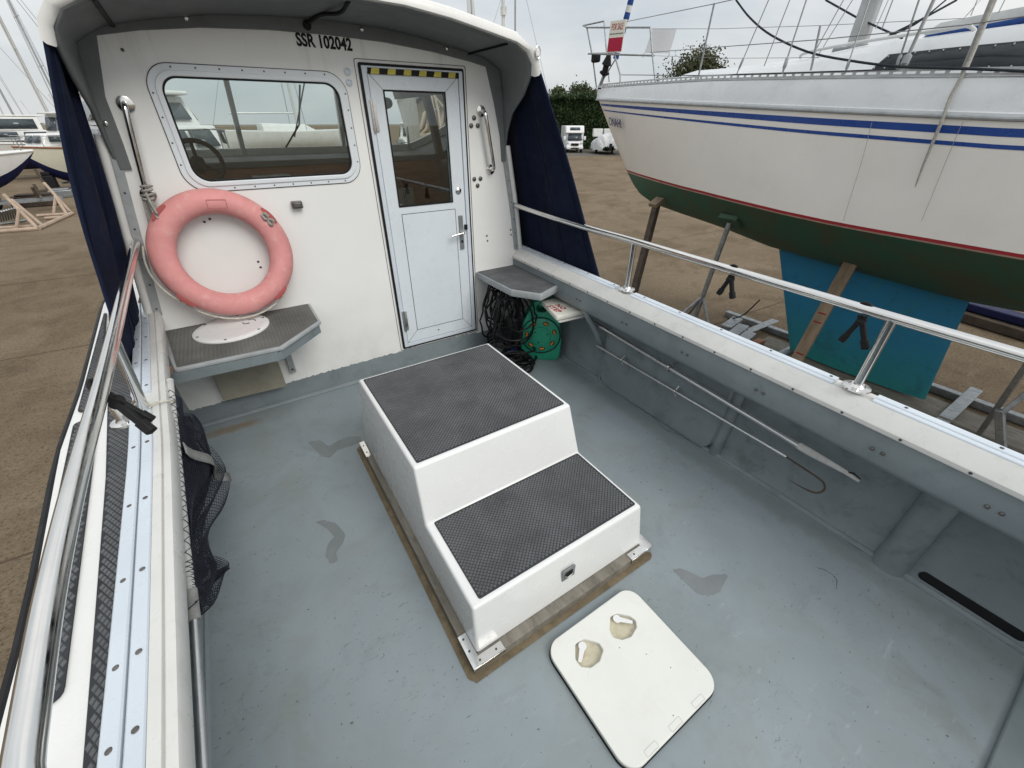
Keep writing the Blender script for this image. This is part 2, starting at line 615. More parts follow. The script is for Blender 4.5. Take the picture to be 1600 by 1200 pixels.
    def build(s, name, mats, parent=None, smooth=40, bevel=0, bseg=2, solid=0, fix=True):
        me = s.mesh(name, OFF[parent.name] if parent is not None else None)
        if fix:
            import bmesh
            bm = bmesh.new()
            bm.from_mesh(me)
            bmesh.ops.recalc_face_normals(bm, faces=bm.faces)
            bm.to_mesh(me)
            bm.free()
        return link(name, me, mats, parent, smooth, bevel, bseg, solid)


def rrect(x0, x1, y0, y1, r, n=6):
    out = []
    for cx, cy, a0 in ((x1 - r, y1 - r, 0), (x0 + r, y1 - r, 90), (x0 + r, y0 + r, 180), (x1 - r, y0 + r, 270)):
        for k in range(n + 1):
            t = rad(a0 + 90 * k / n)
            out.append((cx + r * math.cos(t), cy + r * math.sin(t)))
    return out


def rpoly(pts, r, n=6):
    out = []
    k = len(pts)
    for i in range(k):
        p0, p, p1 = (np.array(pts[(i + d) % k], float) for d in (-1, 0, 1))
        a, b = unit(p0 - p), unit(p1 - p)
        ang = math.acos(max(-1, min(1, float(a @ b))))
        d = min(r / math.tan(ang / 2), .45 * np.linalg.norm(p0 - p), .45 * np.linalg.norm(p1 - p))
        s_, e = p + a * d, p + b * d
        for j in range(n + 1):
            t = j / n
            out.append(tuple((1 - t) ** 2 * s_ + 2 * t * (1 - t) * p + t * t * e))
    return out


def circ(cx, cy, r, n=28, ry=None):
    ry = ry or r
    return [(cx + r * math.cos(2 * PI * i / n), cy + ry * math.sin(2 * PI * i / n)) for i in range(n)]


DG = None


def curve_mesh(cu, name, M4):
    ob = bpy.data.objects.new('tmp', cu)
    COL.objects.link(ob)
    dg = bpy.context.evaluated_depsgraph_get()
    dg.update()
    me = bpy.data.meshes.new_from_object(ob.evaluated_get(dg))
    me.name = name
    me.transform(M4)
    me.materials.clear()
    bpy.data.objects.remove(ob)
    bpy.data.curves.remove(cu)
    return me


def frame4(o, a, b):
    """2D (p,q) -> o + p*a + q*b, thickness along a x b"""
    a, b = unit(a), unit(b)
    c = np.cross(a, b)
    M4 = Matrix.Identity(4)
    for i in range(3):
        M4[i][0], M4[i][1], M4[i][2], M4[i][3] = a[i], b[i], c[i], o[i]
    return M4


def plate(name, loops, th, mats, parent, M4, bevel=0.0, smooth=30, bres=1):
    """flat plate with holes; th = thickness, centred on the frame's plane"""
    cu = bpy.data.curves.new('tmp', 'CURVE')
    cu.dimensions = '2D'
    cu.fill_mode = 'BOTH'
    cu.extrude = max(th / 2 - bevel, 0)
    cu.bevel_depth = bevel
    cu.bevel_resolution = bres
    cu.offset = -bevel
    for lp in loops:
        sp = cu.splines.new('POLY')
        sp.points.add(len(lp) - 1)
        for q, p in zip(sp.points, lp):
            q.co = (p[0], p[1], 0, 1)
        sp.use_cyclic_u = True
    if parent is not None:
        M4 = Matrix.Translation(Vector(-OFF[parent.name])) @ M4
    me = curve_mesh(cu, name, M4)
    return link(name, me, mats, parent, smooth)


def text(name, body, size, mats, parent, M4, sx=1.0, bold=0.0, th=.001, shear=0.0, space=1.0):
    cu = bpy.data.curves.new('tmp', 'FONT')
    cu.body = body
    cu.size = size
    cu.align_x = 'CENTER'
    cu.align_y = 'CENTER'
    cu.offset = bold
    cu.extrude = th
    cu.shear = shear
    cu.space_character = space
    cu.resolution_u = 3
    M4 = M4 @ Matrix.Diagonal((sx, 1, 1, 1))
    if parent is not None:
        M4 = Matrix.Translation(Vector(-OFF[parent.name])) @ M4
    me = curve_mesh(cu, name, M4)
    return link(name, me, mats, parent, 0)


def XZ(y): return frame4((0, y, 0), (1, 0, 0), (0, 0, 1))          # faces -Y
def XY(z): return frame4((0, 0, z), (1, 0, 0), (0, 1, 0))          # faces +Z


def inside(p, poly):
    x, y = p
    c = False
    j = len(poly) - 1
    for i in range(len(poly)):
        xi, yi = poly[i]
        xj, yj = poly[j]
        if (yi > y) != (yj > y) and x < (xj - xi) * (y - yi) / (yj - yi) + xi:
            c = not c
        j = i
    return c


def tread(name, poly, z, dx, dy, parent, mats, h=.0016, keep=None, diamond=True, hole=None):
    """raised pads of an anti-slip sheet as real geometry joined in one part"""
    xs = [p[0] for p in poly]
    ys = [p[1] for p in poly]
    mb = MB()
    ny = int((max(ys) - min(ys)) / (dy * (.5 if diamond else 1))) + 1
    nx = int((max(xs) - min(xs)) / dx) + 1
    gx, gy = .40 * dx, .40 * dy
    for j in range(ny):
        yy = min(ys) + (j + .5) * dy * (.5 if diamond else 1)
        for i in range(nx):
            xx = min(xs) + (i + .5 + (.5 if diamond and j % 2 else 0)) * dx
            if diamond:
                ring = [(xx - gx, yy), (xx, yy - gy), (xx + gx, yy), (xx, yy + gy)]
            else:
                ring = [(xx - gx, yy - gy), (xx + gx, yy - gy), (xx + gx, yy + gy), (xx - gx, yy + gy)]
            if not all(inside(p, poly) for p in ring):
                continue
            if hole and (xx - hole[0]) ** 2 + (yy - hole[1]) ** 2 < hole[2] ** 2:
                continue
            top = [(xx + (p[0] - xx) * .72, yy + (p[1] - yy) * .72, z + h) for p in ring]
            mb.add([(p[0], p[1], z) for p in ring] + top, [(4, 5, 6, 7), (0, 1, 5, 4), (1, 2, 6, 5), (2, 3, 7, 6), (3, 0, 4, 7)])
    o = mb.build(name, mats, parent, smooth=0, fix=False)
    o['kind'] = 'stuff'
    return o


def dots(name, pts, r, mats, parent, nrm=(0, -1, 0), h=.003, n=10):
    """screw heads, each an object sharing one mesh"""
    mb = MB().lathe((0, 0, 0), nrm, [(r, 0), (r, h * .5), (r * .6, h)], n)
    me = mb.mesh(name)
    me.polygons.foreach_set('use_smooth', [True] * len(me.polygons))
    me.materials.append(MATS[mats])
    for p in pts:
        o = bpy.data.objects.new(name, me)
        COL.objects.link(o)
        o.parent = parent
        o.location = np.asarray(p, float) - OFF[parent.name]


def smoothpath(pts, n=8):
    """Catmull-Rom"""
    P = [np.asarray(p, float) for p in pts]
    P = [2 * P[0] - P[1]] + P + [2 * P[-1] - P[-2]]
    out = []
    for i in range(1, len(P) - 2):
        for k in range(n):
            t = k / n
            out.append(.5 * (2 * P[i] + (P[i + 1] - P[i - 1]) * t + (2 * P[i - 1] - 5 * P[i] + 4 * P[i + 1] - P[i + 2]) * t * t + (3 * P[i] - P[i - 1] - 3 * P[i + 1] + P[i + 2]) * t ** 3))
    out.append(P[-2])
    return out


def interp(x, xs, ys): return float(np.interp(x, xs, ys))


# ------------------------------------------------------------------ ground
GZ = -1.6
gm = MB().grid(60, 60, lambda u, v: V(-700 + 1400 * u, -500 + 1400 * v, GZ))
ground = tag(gm.build('ground', 'yard_concrete', None, fix=False), kind='structure')
jm = MB()
for k in range(-4, 12):
    y = 4.3 + 5.2 * k
    jm.add([(-60, y - .012 + 2.0, GZ + .004), (60, y - .012 - 2.0, GZ + .004), (60, y + .012 - 2.0, GZ + .004), (-60, y + .012 + 2.0, GZ + .004)], [(0, 1, 2, 3)])
tag(jm.build('concrete_joint', 'joint_dark', None, smooth=0, fix=False), kind='structure')
tag(MB().poly([(20, 52, GZ + .012), (33, 43.3, GZ + .012), (90, 18, GZ + .012), (120, 60, GZ + .012), (20, 90, GZ + .012)]).build('gravel_verge', 'gravel_grey', None), kind='structure')

# ------------------------------------------------------------------ the boat we stand in
boat = thing('fishing_boat', (.745, 1.0, GZ), 'grey decked fishing boat with white wheelhouse that the picture is taken from', 'boat')
YF, YA = 3.2, -1.45          # forward / aft limits of the cockpit sides


def port_in(y): return interp(y, [-1.5, .52, .85, 1.52, 2.85, 3.4], [-.30, -.346, -.362, -.396, -.495, -.545])   # inner lip of port coaming
def stb_in(y): return 1.955 - .027 * (3 - y)
def stb_z(y): return .755 - .010 * (3 - y)


# floor
MB().grid(24, 40, lambda u, v: V(-.64 + 2.78 * u, YA + (3.02 - YA) * v, 0)).build('cockpit_floor', 'floor_paint', boat, fix=False)
for pts in ([(480, 690), (500, 687), (513, 697), (528, 688), (545, 682), (563, 681), (565, 690), (545, 697), (528, 702), (515, 715), (502, 712)],
            [(492, 815), (505, 812), (525, 817), (540, 835), (535, 850), (525, 862), (528, 876), (516, 880), (508, 868), (512, 850), (522, 838), (510, 825)],
            [(1050, 890), (1062, 887), (1078, 893), (1098, 903), (1115, 897), (1140, 897), (1133, 908), (1125, 925), (1108, 931), (1090, 927), (1074, 912)]):
    pp = [PZ(u, v, .003)[:2] for u, v in pts]
    rp_ = rpoly(pp, .012, 3)
    rj = []
    for i_ in range(len(rp_)):
        q0, q1 = V(*rp_[i_]), V(*rp_[(i_ + 1) % len(rp_)])
        k_ = max(1, int(np.linalg.norm(q1 - q0) / .006))
        for j_ in range(k_):
            rj.append(tuple(q0 + (q1 - q0) * j_ / k_ + V(random.gauss(0, .0012), random.gauss(0, .0012))))
    plate('bare_patch', [rj], .0004, 'floor_patch', boat, XY(.0006))
# brown stain border where the engine box sits
ob = rrect(.243, 1.228, .642, 2.205, .03, 4)
st = []
for i, p in enumerate(ob):
    st.append((p[0] + random.uniform(-.003, .003), p[1] + random.uniform(-.003, .003)))
plate('sealant_stain', [st], .001, 'floor_stain', boat, XY(.0035))
# aft locker edge, bottom right of the picture
MB().box(-.55, 2.095, -1.4, -.452, .001, .018).build('floor_board', 'side_paint', boat, bevel=.006)


# side walls of the cockpit
def stb_wall(y):
    f = .11 * math.exp(-((y + 2.2) / 1.2) ** 2)
    return [(2.105, y, -.01), (2.118, y, .012), (2.135, y, .05), (2.165, y, .25), (2.19, y, .45), (2.20, y, .66)]


MB().sweep(stb_wall, np.linspace(YA, 3.05, 30)).build('starboard_side', 'side_paint', boat)


def prt_wall(y):
    return [(-.57, y, -.01), (-.582, y, .012), (-.595, y, .05), (-.605, y, .25), (-.61, y, .45), (-.61, y, .70)]


MB().sweep(prt_wall, np.linspace(YA, 3.05, 20)).build('port_side', 'grey_paint', boat)
MB().box(-.66, 2.2, YA - .05, YA, -.01, .80).build('transom', 'grey_paint', boat)
# raised liner panel between the frames, with rounded ends
pl_poly = rrect(.96, 1.93, .02, .52, .07, 5)


def liner(p, q): return (2.075 + .09 * q, p, q)


mb = MB()
nP = len(pl_poly)
mb.add([(2.075 + .10 * q, p, q) for p, q in pl_poly] + [(2.14 + .10 * q, p + (.03 if p > 1.4 else -.03), q) for p, q in pl_poly],
       [tuple(range(nP))] + [(i, (i + 1) % nP, (i + 1) % nP + nP, i + nP) for i in range(nP)])
mb.build('liner_panel', 'side_paint', boat, smooth=50)
# frames: half round ribs
for y, r in ((-.99, .055), (.015, .062), (.935, .035)):
    mb = MB()
    mb.tube([(2.12, y, -.02), (2.135, y, .10), (2.16, y, .3), (2.18, y, .5), (2.19, y, .66)], [r * 1.12, r, r, r, r], 18)
    mb.build('side_frame', 'side_paint', boat)
MB().tube(smoothpath([(2.12, 1.97, .22), (2.09, 1.98, .32), (2.03, 2.0, .45), (1.97, 2.03, .56), (1.96, 2.05, .62)], 4), [.022] * 17, 12).build('side_frame', 'side_paint', boat)
MB().tube(smoothpath([(2.10, 1.955, -.01), (2.12, 1.955, .2), (2.16, 1.955, .6)], 4), .016, 10).build('side_frame', 'side_paint', boat)
MB().tube([(2.108, y, .004) for y in np.linspace(YA, 3.0, 30)], [.014 + random.uniform(-.002, .004) for _ in range(30)], 8).build('floor_fillet', 'grey_paint', boat)
MB().tube([(-.575, y, .004) for y in np.linspace(YA, 3.0, 20)], .014, 8).build('floor_fillet', 'grey_paint', boat)
# scupper slot
mb = MB()
sp = rrect(-.41, -.08, .028, .064, .0175, 5)
nS = len(sp)
mb.add([(2.122 + .18 * (q - .03) - .0, p, q) for p, q in sp] + [(2.2, p, q) for p, q in sp], [(i, (i + 1) % nS, (i + 1) % nS + nS, i + nS) for i in range(nS)] + [tuple(range(nS, 2 * nS))])
mb.build('scupper_slot', 'black_rubber', boat)
plate('scupper_slot_rim', [rrect(-.413, -.077, .025, .067, .02, 5)], .002, 'black_rubber', boat, frame4((2.121, 0, -.002), (0, 1, 0), (.12, 0, 1)))


# starboard coaming: grey inner beam, white capping, grooved alloy strips
def stb_beam(y):
    x, z = stb_in(y), stb_z(y)
    return [(x + .004, y, z + .004), (x + .0, y, z - .05), (x + .004, y, z - .125), (x + .016, y, z - .150), (x + .045, y, z - .16), (x + .25, y, z - .10), (x + .25, y, z + .004)]


MB().sweep(stb_beam, np.linspace(YA, 3.03, 26), closed=True).build('coaming_beam', 'grey_paint', boat, smooth=50)


def stb_cap(y):
    x, z = stb_in(y), stb_z(y)
    return [(x + .03, y, z + .001), (x - .004, y, z + .002), (x - .009, y, z + .008), (x - .009, y, z + .024), (x - .004, y, z + .031), (x + .055, y, z + .080), (x + .058, y, z + .074), (x + .16, y, z + .062), (x + .16, y, z + .001)]


YS = np.linspace(YA, 3.12, 28)
MB().sweep(stb_cap, YS, closed=True).build('coaming_cap', 'cap_white', boat, smooth=32)
gaps = [.42, 1.76]           # stanchion positions


def strip_runs(lo, hi, centres, half):
    r, a = [], lo
    for c in sorted(centres):
        r.append((a, c - half))
        a = c + half
    r.append((a, hi))
    return r


for a, b in strip_runs(YA, 3.12, gaps, .075):
    for k, (o0, o1, dz) in enumerate(((.060, .084, .084), (.087, .122, .088))):
        def prof(y, o0=o0, o1=o1, dz=dz):
            x, z = stb_in(y), stb_z(y)
            return [(x + o0, y, z + .068), (x + o0, y, z + dz - .003), (x + o0 + .003, y, z + dz), (x + o1 - .003, y, z + dz + .002), (x + o1, y, z + dz - .001), (x + o1, y, z + .060)]
        MB().sweep(prof, np.linspace(a, b, 8), closed=True).build('alloy_strip', 'alloy_white', boat, smooth=30)
sc = [(stb_in(y) - .0092, y, stb_z(y) + .016) for y in np.arange(-1.2, 3.0, .2)]
dots('cap_screw', sc, .0055, 'screw_grey', boat, (-1, 0, .1), .002)
ss = []
for y in np.arange(-1.1, 3.0, .27):
    if min(abs(y - g) for g in gaps) > .1:
        ss.append((stb_in(y) + .104, y, stb_z(y) + .090))
dots('strip_screw', ss, .006, 'screw_grey', boat, (0, 0, 1), .0015)
bl = []
for y in (2.1, 1.64, 1.17, .73, .24, -.1):
    for d in (-.018, .018):
        bl.append((stb_in(y) + .0, y + d, stb_z(y) - .075))
dots('beam_bolt', bl, .0075, 'bronze_bolt', boat, (-1, 0, 0), .006)


# hull outside, rubbing strake, side decks
def hull_out(y):      # half breadth of deck edge
    return interp(y, [YA, .6, 1.07, 1.8, 2.3, 3.6, 5.5, 7.2, 8.2, 8.8], [1.36, 1.40, 1.425, 1.50, 1.515, 1.60, 1.50, 1.05, .50, .04])


CX = .745


def hull_prof(side):
    def f(y):
        b = hull_out(y) + (.13 if side > 0 else .0)
        zt = .745 if side < 0 else .64
        k = interp(y, [5, 8.8], [0, .9])
        return [(CX + side * b, y, zt), (CX + side * (b + .03 * (1 - k)), y, zt - .05), (CX + side * (b + .05 * (1 - k)) * (1 - .10 * k), y, .3), (CX + side * b * (1.0 - .3 * k), y, -.3), (CX + side * b * (.8 - .5 * k), y, -.85), (CX, y, interp(y, [YA, 5, 8.8], [-1.15, -1.15, .2]))]
    return f


ysh = np.linspace(YA - .05, 8.8, 40)
for sd_ in (-1, 1):
    MB().sweep(hull_prof(sd_), ysh).build('hull_side', 'hull_white_outer', boat)
MB().tube([(CX - hull_out(y) - .012, y, .735) for y in np.linspace(YA, 7.2, 40)], .017, 8).build('rubbing_strake', 'black_rubber', boat)


# port side deck + coaming
def pdeck(y):
    x1 = port_in(y) - .118
    x0 = CX - hull_out(y) - .004
    return [(x0, y, .74), (x0 + .004, y, .758), (x0 + .02, y, .764), (x1, y, .770), (x1, y, .70), (x0, y, .70)]


MB().sweep(pdeck, np.linspace(YA, 5.5, 50), closed=True).build('port_side_deck', 'gelcoat', boat, smooth=50)


def pcoam(y):
    x = port_in(y)
    return [(x - .125, y, .76), (x - .120, y, .80), (x - .100, y, .808), (x - .052, y, .810), (x - .048, y, .824), (x - .026, y, .826), (x - .0235, y, .818), (x - .021, y, .818), (x - .019, y, .826), (x - .002, y, .824), (x + .002, y, .815), (x + .002, y, .765), (x - .03, y, .70), (x - .12, y, .66), (x - .125, y, .70)]


MB().sweep(pcoam, np.linspace(YA, 3.22, 32), closed=True).build('port_coaming', 'cap_white', boat, smooth=30)
pgaps = [1.93, .02]
for a, b in strip_runs(YA, 3.22, pgaps, .06):
    for o0, o1 in ((-.119, -.086), (-.083, -.050)):
        w = .75
        def prof(y, o0=o0, o1=o1):
            x = port_in(y)
            return [(x + o0, y, .795), (x + o0, y, .818), (x + o0 + .003, y, .821), (x + o1 - .003, y, .824), (x + o1, y, .821), (x + o1, y, .795)]
        MB().sweep(prof, np.linspace(a, b, 14), closed=True).build('alloy_strip', 'alloy_white', boat, smooth=30)
ss = []
for y in (.30, .60, .76, .99, 1.27, 1.58, 1.84, 2.03, 2.3, 2.6, 2.9):
    ss += [(port_in(y) - .102, y, .8222), (port_in(y) - .066, y + .012, .8232)]
dots('strip_screw', ss, .0062, 'bronze_bolt', boat, (0, 0, 1), .0015, 14)
# anti-slip pads on the port side deck
deck_pads = []
for lo, hi in ((-.4, .66), (.79, 1.97), (2.05, 3.3)):
    ys_ = np.linspace(lo, hi, 10)
    inner = [(port_in(y) - .190 - .023 * y, y) for y in ys_]
    outer = [(CX - hull_out(y) + .020, y) for y in ys_]
    deck_pads.append(rpoly(inner + outer[::-1], .02, 2) if False else inner + outer[::-1])
ys_ = np.linspace(-.4, 3.3, 24)
deck_pads.append([(port_in(y) - .124, y) for y in ys_] + [(port_in(y) - .138 - .036 * y, y) for y in ys_[::-1]])
for i, pad in enumerate(deck_pads):
    if i < 3:
        xs_ = [p[0] for p in pad]
        pad = rpoly([pad[0], pad[9], pad[10], pad[19]], .025, 4)
    pb = plate('side_deck_pad', [pad], .004, 'anti_slip_base', boat, XY(.770 if i < 3 else .7715))
    tread('side_deck_pad_tread', pad, .772 if i < 3 else .7735, .015, .026, boat, 'anti_slip')


# guard rails
def rail_part(name, pts, r=.019, mats='stainless'):
    MB().tube(smoothpath(pts, 6), r, 16).build(name, mats, boat)


rs = [(1.955, 3.03, 1.192), (1.985, 2.72, 1.168), (2.022, 2.2, 1.142), (2.030, 1.76, 1.137), (2.005, 1.05, 1.134), (1.977, .42, 1.132), (1.965, .05, 1.131), (1.93, -.8, 1.128), (1.90, YA, 1.125)]
rail_part('guard_rail', rs)
for (x, y, zb, zt) in ((2.034, 1.76, .835, 1.135), (1.977, .42, .825, 1.130)):
    MB().tube([(x, y, zb), (x, y, zt)], .0165, 16).build('stanchion', 'stainless', boat)
    MB().lathe((x, y, zb - .004), (0, 0, 1), [(.052, 0), (.050, .006), (.030, .010), (.022, .020)], 28).build('stanchion_base', 'stainless', boat)
# starboard rail end fitting
MB().lathe((1.955, 3.015, 1.194), (.05, -1, -.08), [(.034, -.02), (.034, .006), (.024, .016)], 22).build('rail_flange', 'black_plastic', boat)
rp = [PY(213, 376, 3.01), PZ(168, 564, 1.165), PZ(131.6, 700, 1.15), PZ(105, 805, 1.14), PZ(74, 950, 1.13), PZ(37, 1180, 1.12), PZ(-10, 1500, 1.11)]
rp.append((rp[-1][0] + .03, -.7, 1.10))
rail_part('guard_rail', rp)
MB().lathe(PY(209, 374, 3.01), (-.05, -1, 0), [(.034, -.03), (.034, .004), (.024, .014)], 22).build('rail_flange', 'black_plastic', boat)
pb = V(*PZ(229, 645, .80))
pt = V(*PZ(178, 533, 1.163))
MB().tube([pb, pt], .0165, 16).build('stanchion', 'stainless', boat)
bb = V(*PZ(196, 660, .775))
MB().lathe(bb, (0, 0, 1), [(.046, 0), (.044, .008), (.026, .012), (.020, .024), (.020, .07), (.012, .085)], 24).build('stanchion_base', 'stainless', boat)
MB().tube([bb + V(0, 0, .03), (pb * .75 + pt * .25)], .009, 10).build('stanchion_brace', 'stainless', boat)

# ------------------------------------------------------------------ bulkhead
BW = [(-.262, 2.075), (-.10, 2.105), (.15, 2.135), (.45, 2.150), (.75, 2.152), (1.05, 2.143), (1.35, 2.118), (1.62, 2.082), (1.73, 2.062)]
side_r = [(1.815, 1.83), (1.862, 1.57), (1.905, 1.35), (1.945, 1.14), (1.978, .88), (2.0, .76), (2.06, .70), (2.16, .3), (2.12, 0)]
side_l = [(-.62, 0), (-.64, .3), (-.60, .70), (-.53, .76), (-.515, .88), (-.462, 1.23), (-.440, 1.36), (-.385, 1.725), (-.32, 1.9)]
bw_top = [(x, z + .09) for x, z in BW]
outline = bw_top + [(x + .0, z) for x, z in side_r] + side_l
win_o = rrect(-.115, .760, 1.455, 1.960, .085, 8)
door_o = rrect(.885, 1.553, .187, 2.036, .012, 3)
plate('bulkhead', [outline, win_o, door_o], .04, 'bulkhead_white', boat, XZ(3.02), smooth=20)
# grey painted band at the foot, with a ragged paint edge
top = []
xs_ = np.arange(2.12, -.62, -.014)
for x in xs_:
    base_z = .150 + .012 * math.sin(x * 2.3) + (.012 if .88 < x < 1.56 else 0)
    top.append((x, base_z + random.choice([0, 0, .003, -.004, .006, -.002])))
plate('bulkhead_base_band', [[(-.62, .0), (2.12, .0)] + top], .006, 'grey_paint', boat, XZ(2.998))
MB().tube([(x, 2.988, .006) for x in np.linspace(-.6, 2.1, 30)], .02, 8).build('floor_fillet', 'grey_paint', boat)


def rim(name, outer, inner, th, mats, y, bevel=.0, parent=boat):
    return plate(name, [outer, inner], th, mats, parent, XZ(y), bevel)


# ---- aft window
win = rim('window', rrect(-.150, .790, 1.425, 1.990, .110, 10), rrect(-.098, .742, 1.474, 1.940, .075, 10), .010, 'frame_alloy', 2.997, .003)
rim('window_inner_rim', rrect(-.123, .765, 1.450, 1.964, .090, 10), rrect(-.098, .742, 1.474, 1.940, .075, 10), .012, 'frame_alloy', 2.991, .004, win)
rim('window_gasket', rrect(-.106, .750, 1.466, 1.948, .080, 10), rrect(-.090, .734, 1.482, 1.932, .068, 10), .012, 'black_rubber', 2.999, 0, win)
rim('window_bead', rrect(-.153, .793, 1.422, 1.993, .113, 10), rrect(-.149, .789, 1.426, 1.989, .110, 10), .004, 'black_rubber', 2.9985, 0, win)
plate('pane', [rrect(-.100, .744, 1.472, 1.942, .07, 8)], .004, 'window_glass', win, XZ(3.006))
wsc = [(x, 2.9915, 1.976) for x in np.linspace(-.03, .68, 8)] + [(x, 2.9915, 1.438) for x in np.linspace(-.03, .68, 8)] + [(-.137, 2.9915, z) for z in (1.56, 1.66, 1.77, 1.87)] + [(.777, 2.9915, z) for z in (1.54, 1.63, 1.72, 1.81, 1.89)]
dots('window_screw', wsc, .0042, 'screw_grey', win, (0, -1, 0), .002)

# ---- door
door = plate('door', [rrect(.925, 1.515, .225, 1.998, .006, 2), rrect(1.008, 1.413, 1.255, 1.912, .004, 2)], .03, 'door_white', boat, XZ(3.006), .002)
rim('door_gasket', rrect(.877, 1.560, .180, 2.043, .01, 2), rrect(.893, 1.546, .195, 2.028, .004, 2), .012, 'black_rubber', 2.996, 0, door)
rim('door_frame', rrect(.892, 1.547, .194, 2.029, .004, 2), rrect(.921, 1.519, .221, 2.002, .003, 2), .022, 'alloy_white', 2.996, .002, door)
rim('door_outer_line', rrect(.858, 1.578, .165, 2.060, .012, 3), rrect(.861, 1.575, .168, 2.057, .012, 3), .003, 'screw_grey', 2.9985, 0, door)
rim('glass_bead', rrect(1.003, 1.418, 1.250, 1.917, .004, 2), rrect(1.012, 1.409, 1.259, 1.908, .003, 2), .006, 'black_rubber', 2.990, 0, door)
plate('pane', [rrect(1.006, 1.415, 1.253, 1.914, .004, 2)], .004, 'window_glass', door, XZ(3.004))
rim('lower_panel_groove', rrect(1.014, 1.432, .318, 1.205, .003, 2), rrect(1.018, 1.428, .322, 1.201, .003, 2), .003, 'screw_grey', 2.9905, 0, door)
plate('lower_panel', [rrect(1.018, 1.428, .322, 1.201, .003, 2)], .003, 'door_white', door, XZ(2.9905))
# mitre joints
for p, q in (((.925, 1.998), (1.008, 1.912)), ((1.515, 1.998), (1.413, 1.912)), ((.925, .225), (1.014, .318)), ((1.515, .225), (1.432, .318))):
    MB().beam((p[0], 2.9905, p[1]), (q[0], 2.9905, q[1]), .0022, .0015, (0, 1, 0)).build('mitre_joint', 'screw_grey', door)
# hazard tape along the head of the frame
tp = plate('hazard_tape', [[(.925, 1.990), (1.520, 1.990), (1.520, 2.020), (.925, 2.020)]], .002, 'black_plastic', door, XZ(2.9835))
for k in range(6):
    x = .945 + .1 * k
    plate('tape_stripe', [[(x - .004, 1.991), (x + .046, 1.991), (x + .052, 2.019), (x + .006, 2.019)]], .001, 'tape_yellow', door, XZ(2.9818))
for z in (1.78, .42):
    MB().cyl((.917, 2.978, z - .085), (.917, 2.978, z + .085), .008, 12).box(.905, .945, 2.982, 2.988, z - .08, z + .08).build('hinge', 'stainless', door)
plate('handle_plate', [rrect(1.452, 1.484, .905, 1.155, .004, 3)], .010, 'galvanised', door, XZ(2.985), .002)
MB().tube(smoothpath([(1.468, 2.985, 1.035), (1.468, 2.945, 1.035), (1.455, 2.935, 1.035), (1.41, 2.935, 1.030), (1.365, 2.938, 1.022)], 5), [.010] * 10 + [.008] * 11, 12).build('handle', 'stainless', door)
MB().lathe((1.468, 2.982, .965), (0, -1, 0), [(.010, 0), (.010, .006), (.006, .008)], 14).build('keyhole', 'black_plastic', door)
MB().lathe((1.466, 2.990, 1.325), (0, -1, 0), [(.022, 0), (.022, .006), (.014, .012)], 24).build('deadlock', 'stainless', door)
MB().box(1.497, 1.517, 2.972, 2.99, 1.05, 1.085).build('door_stop', 'black_plastic', door)
dots('panel_screw', [(1.20, 2.9905, .273)], .006, 'screw_grey', door)

# ---- bulkhead fittings
text('registration_lettering', 'SSR 102042', .076, 'letter_black', boat, frame4((.717, 2.9985, 2.118), (1, 0, -.015), (.015, 0, 1)), sx=.80, bold=.0026)
for cx, cz, up in ((1.628, 1.745, 1), (1.634, 1.377, -1)):
    dots('vent_bolt', [(cx, 2.999, cz + .03 * up), (cx - .026, 2.999, cz - .016 * up), (cx + .026, 2.999, cz - .016 * up)], .0155, 'bronze_bolt', boat, (0, -1, 0), .007, 16)
dots('bulkhead_screw', [(1.70, 2.999, .975), (1.705, 2.999, .935), (1.93, 2.999, .995), (1.933, 2.999, .955)], .0075, 'screw_grey', boat)
dots('bulkhead_screw', [(-.13, 2.999, 1.275), (-.10, 2.999, 1.287), (.065, 2.999, 1.02), (.068, 2.999, .985), (-.19, 2.999, 2.03)], .007, 'screw_grey', boat)
for z in (1.995, 1.945):
    MB().lathe((.812, 2.999, z), (0, -1, 0), [(.019, 0), (.019, .004), (.012, .007), (.009, .003)], 20).build('cable_gland', 'alloy_white', boat)
MB().box(.335, .395, 2.962, 2.999, 1.305, 1.345).box(.343, .387, 2.954, 2.962, 1.312, 1.338).build('courtesy_light', 'bronze_bolt', boat, bevel=.005)
# ply board and dark gap under the port shelf
bl_, br_ = PY(350, 627, 2.88), PY(448, 604, 2.88)
MB().add([(bl_[0], 2.88, bl_[2]), (br_[0], 2.88, br_[2]), (br_[0], 2.996, br_[2]), (bl_[0], 2.996, bl_[2]), (bl_[0], 2.88, .66), (br_[0], 2.88, .66), (br_[0], 2.996, .66), (bl_[0], 2.996, .66)], [(3, 2, 1, 0), (4, 5, 6, 7), (0, 1, 5, 4), (1, 2, 6, 5), (2, 3, 7, 6), (3, 0, 4, 7)]).build('shelf_box', 'ply_board', boat, bevel=.004)
# grey corner trims with screws, outside them white posts
for pts, sgn in (([(1.862, 1.60), (1.945, 1.14), (1.985, .83)], 1), ([(-.372, 1.70), (-.455, 1.20), (-.520, .80)], -1)):
    mb = MB()
    prof = lambda t: [(interp(t, [0, .5, 1], [p[0] for p in pts]) + sgn * d, y, interp(t, [0, .5, 1], [p[1] for p in pts])) for d, y in ((-.020, 2.998), (-.020, 2.991), (.018, 2.990), (.018, 2.998))]
    mb.sweep(prof, np.linspace(0, 1, 8), closed=True)
    mb.build('corner_trim', 'shelf_edge', boat)
    mb = MB()
    mb.tube([(p[0] + sgn * .040, 3.0, p[1]) for p in pts], .021, 12)
    mb.build('corner_post', 'gelcoat', boat)
    tsc = []
    for t in np.linspace(.08, .95, 6):
        tsc.append((interp(t, [0, .5, 1], [p[0] for p in pts]), 2.990, interp(t, [0, .5, 1], [p[1] for p in pts])))
    dots('trim_screw', tsc, .005, 'screw_grey', boat)
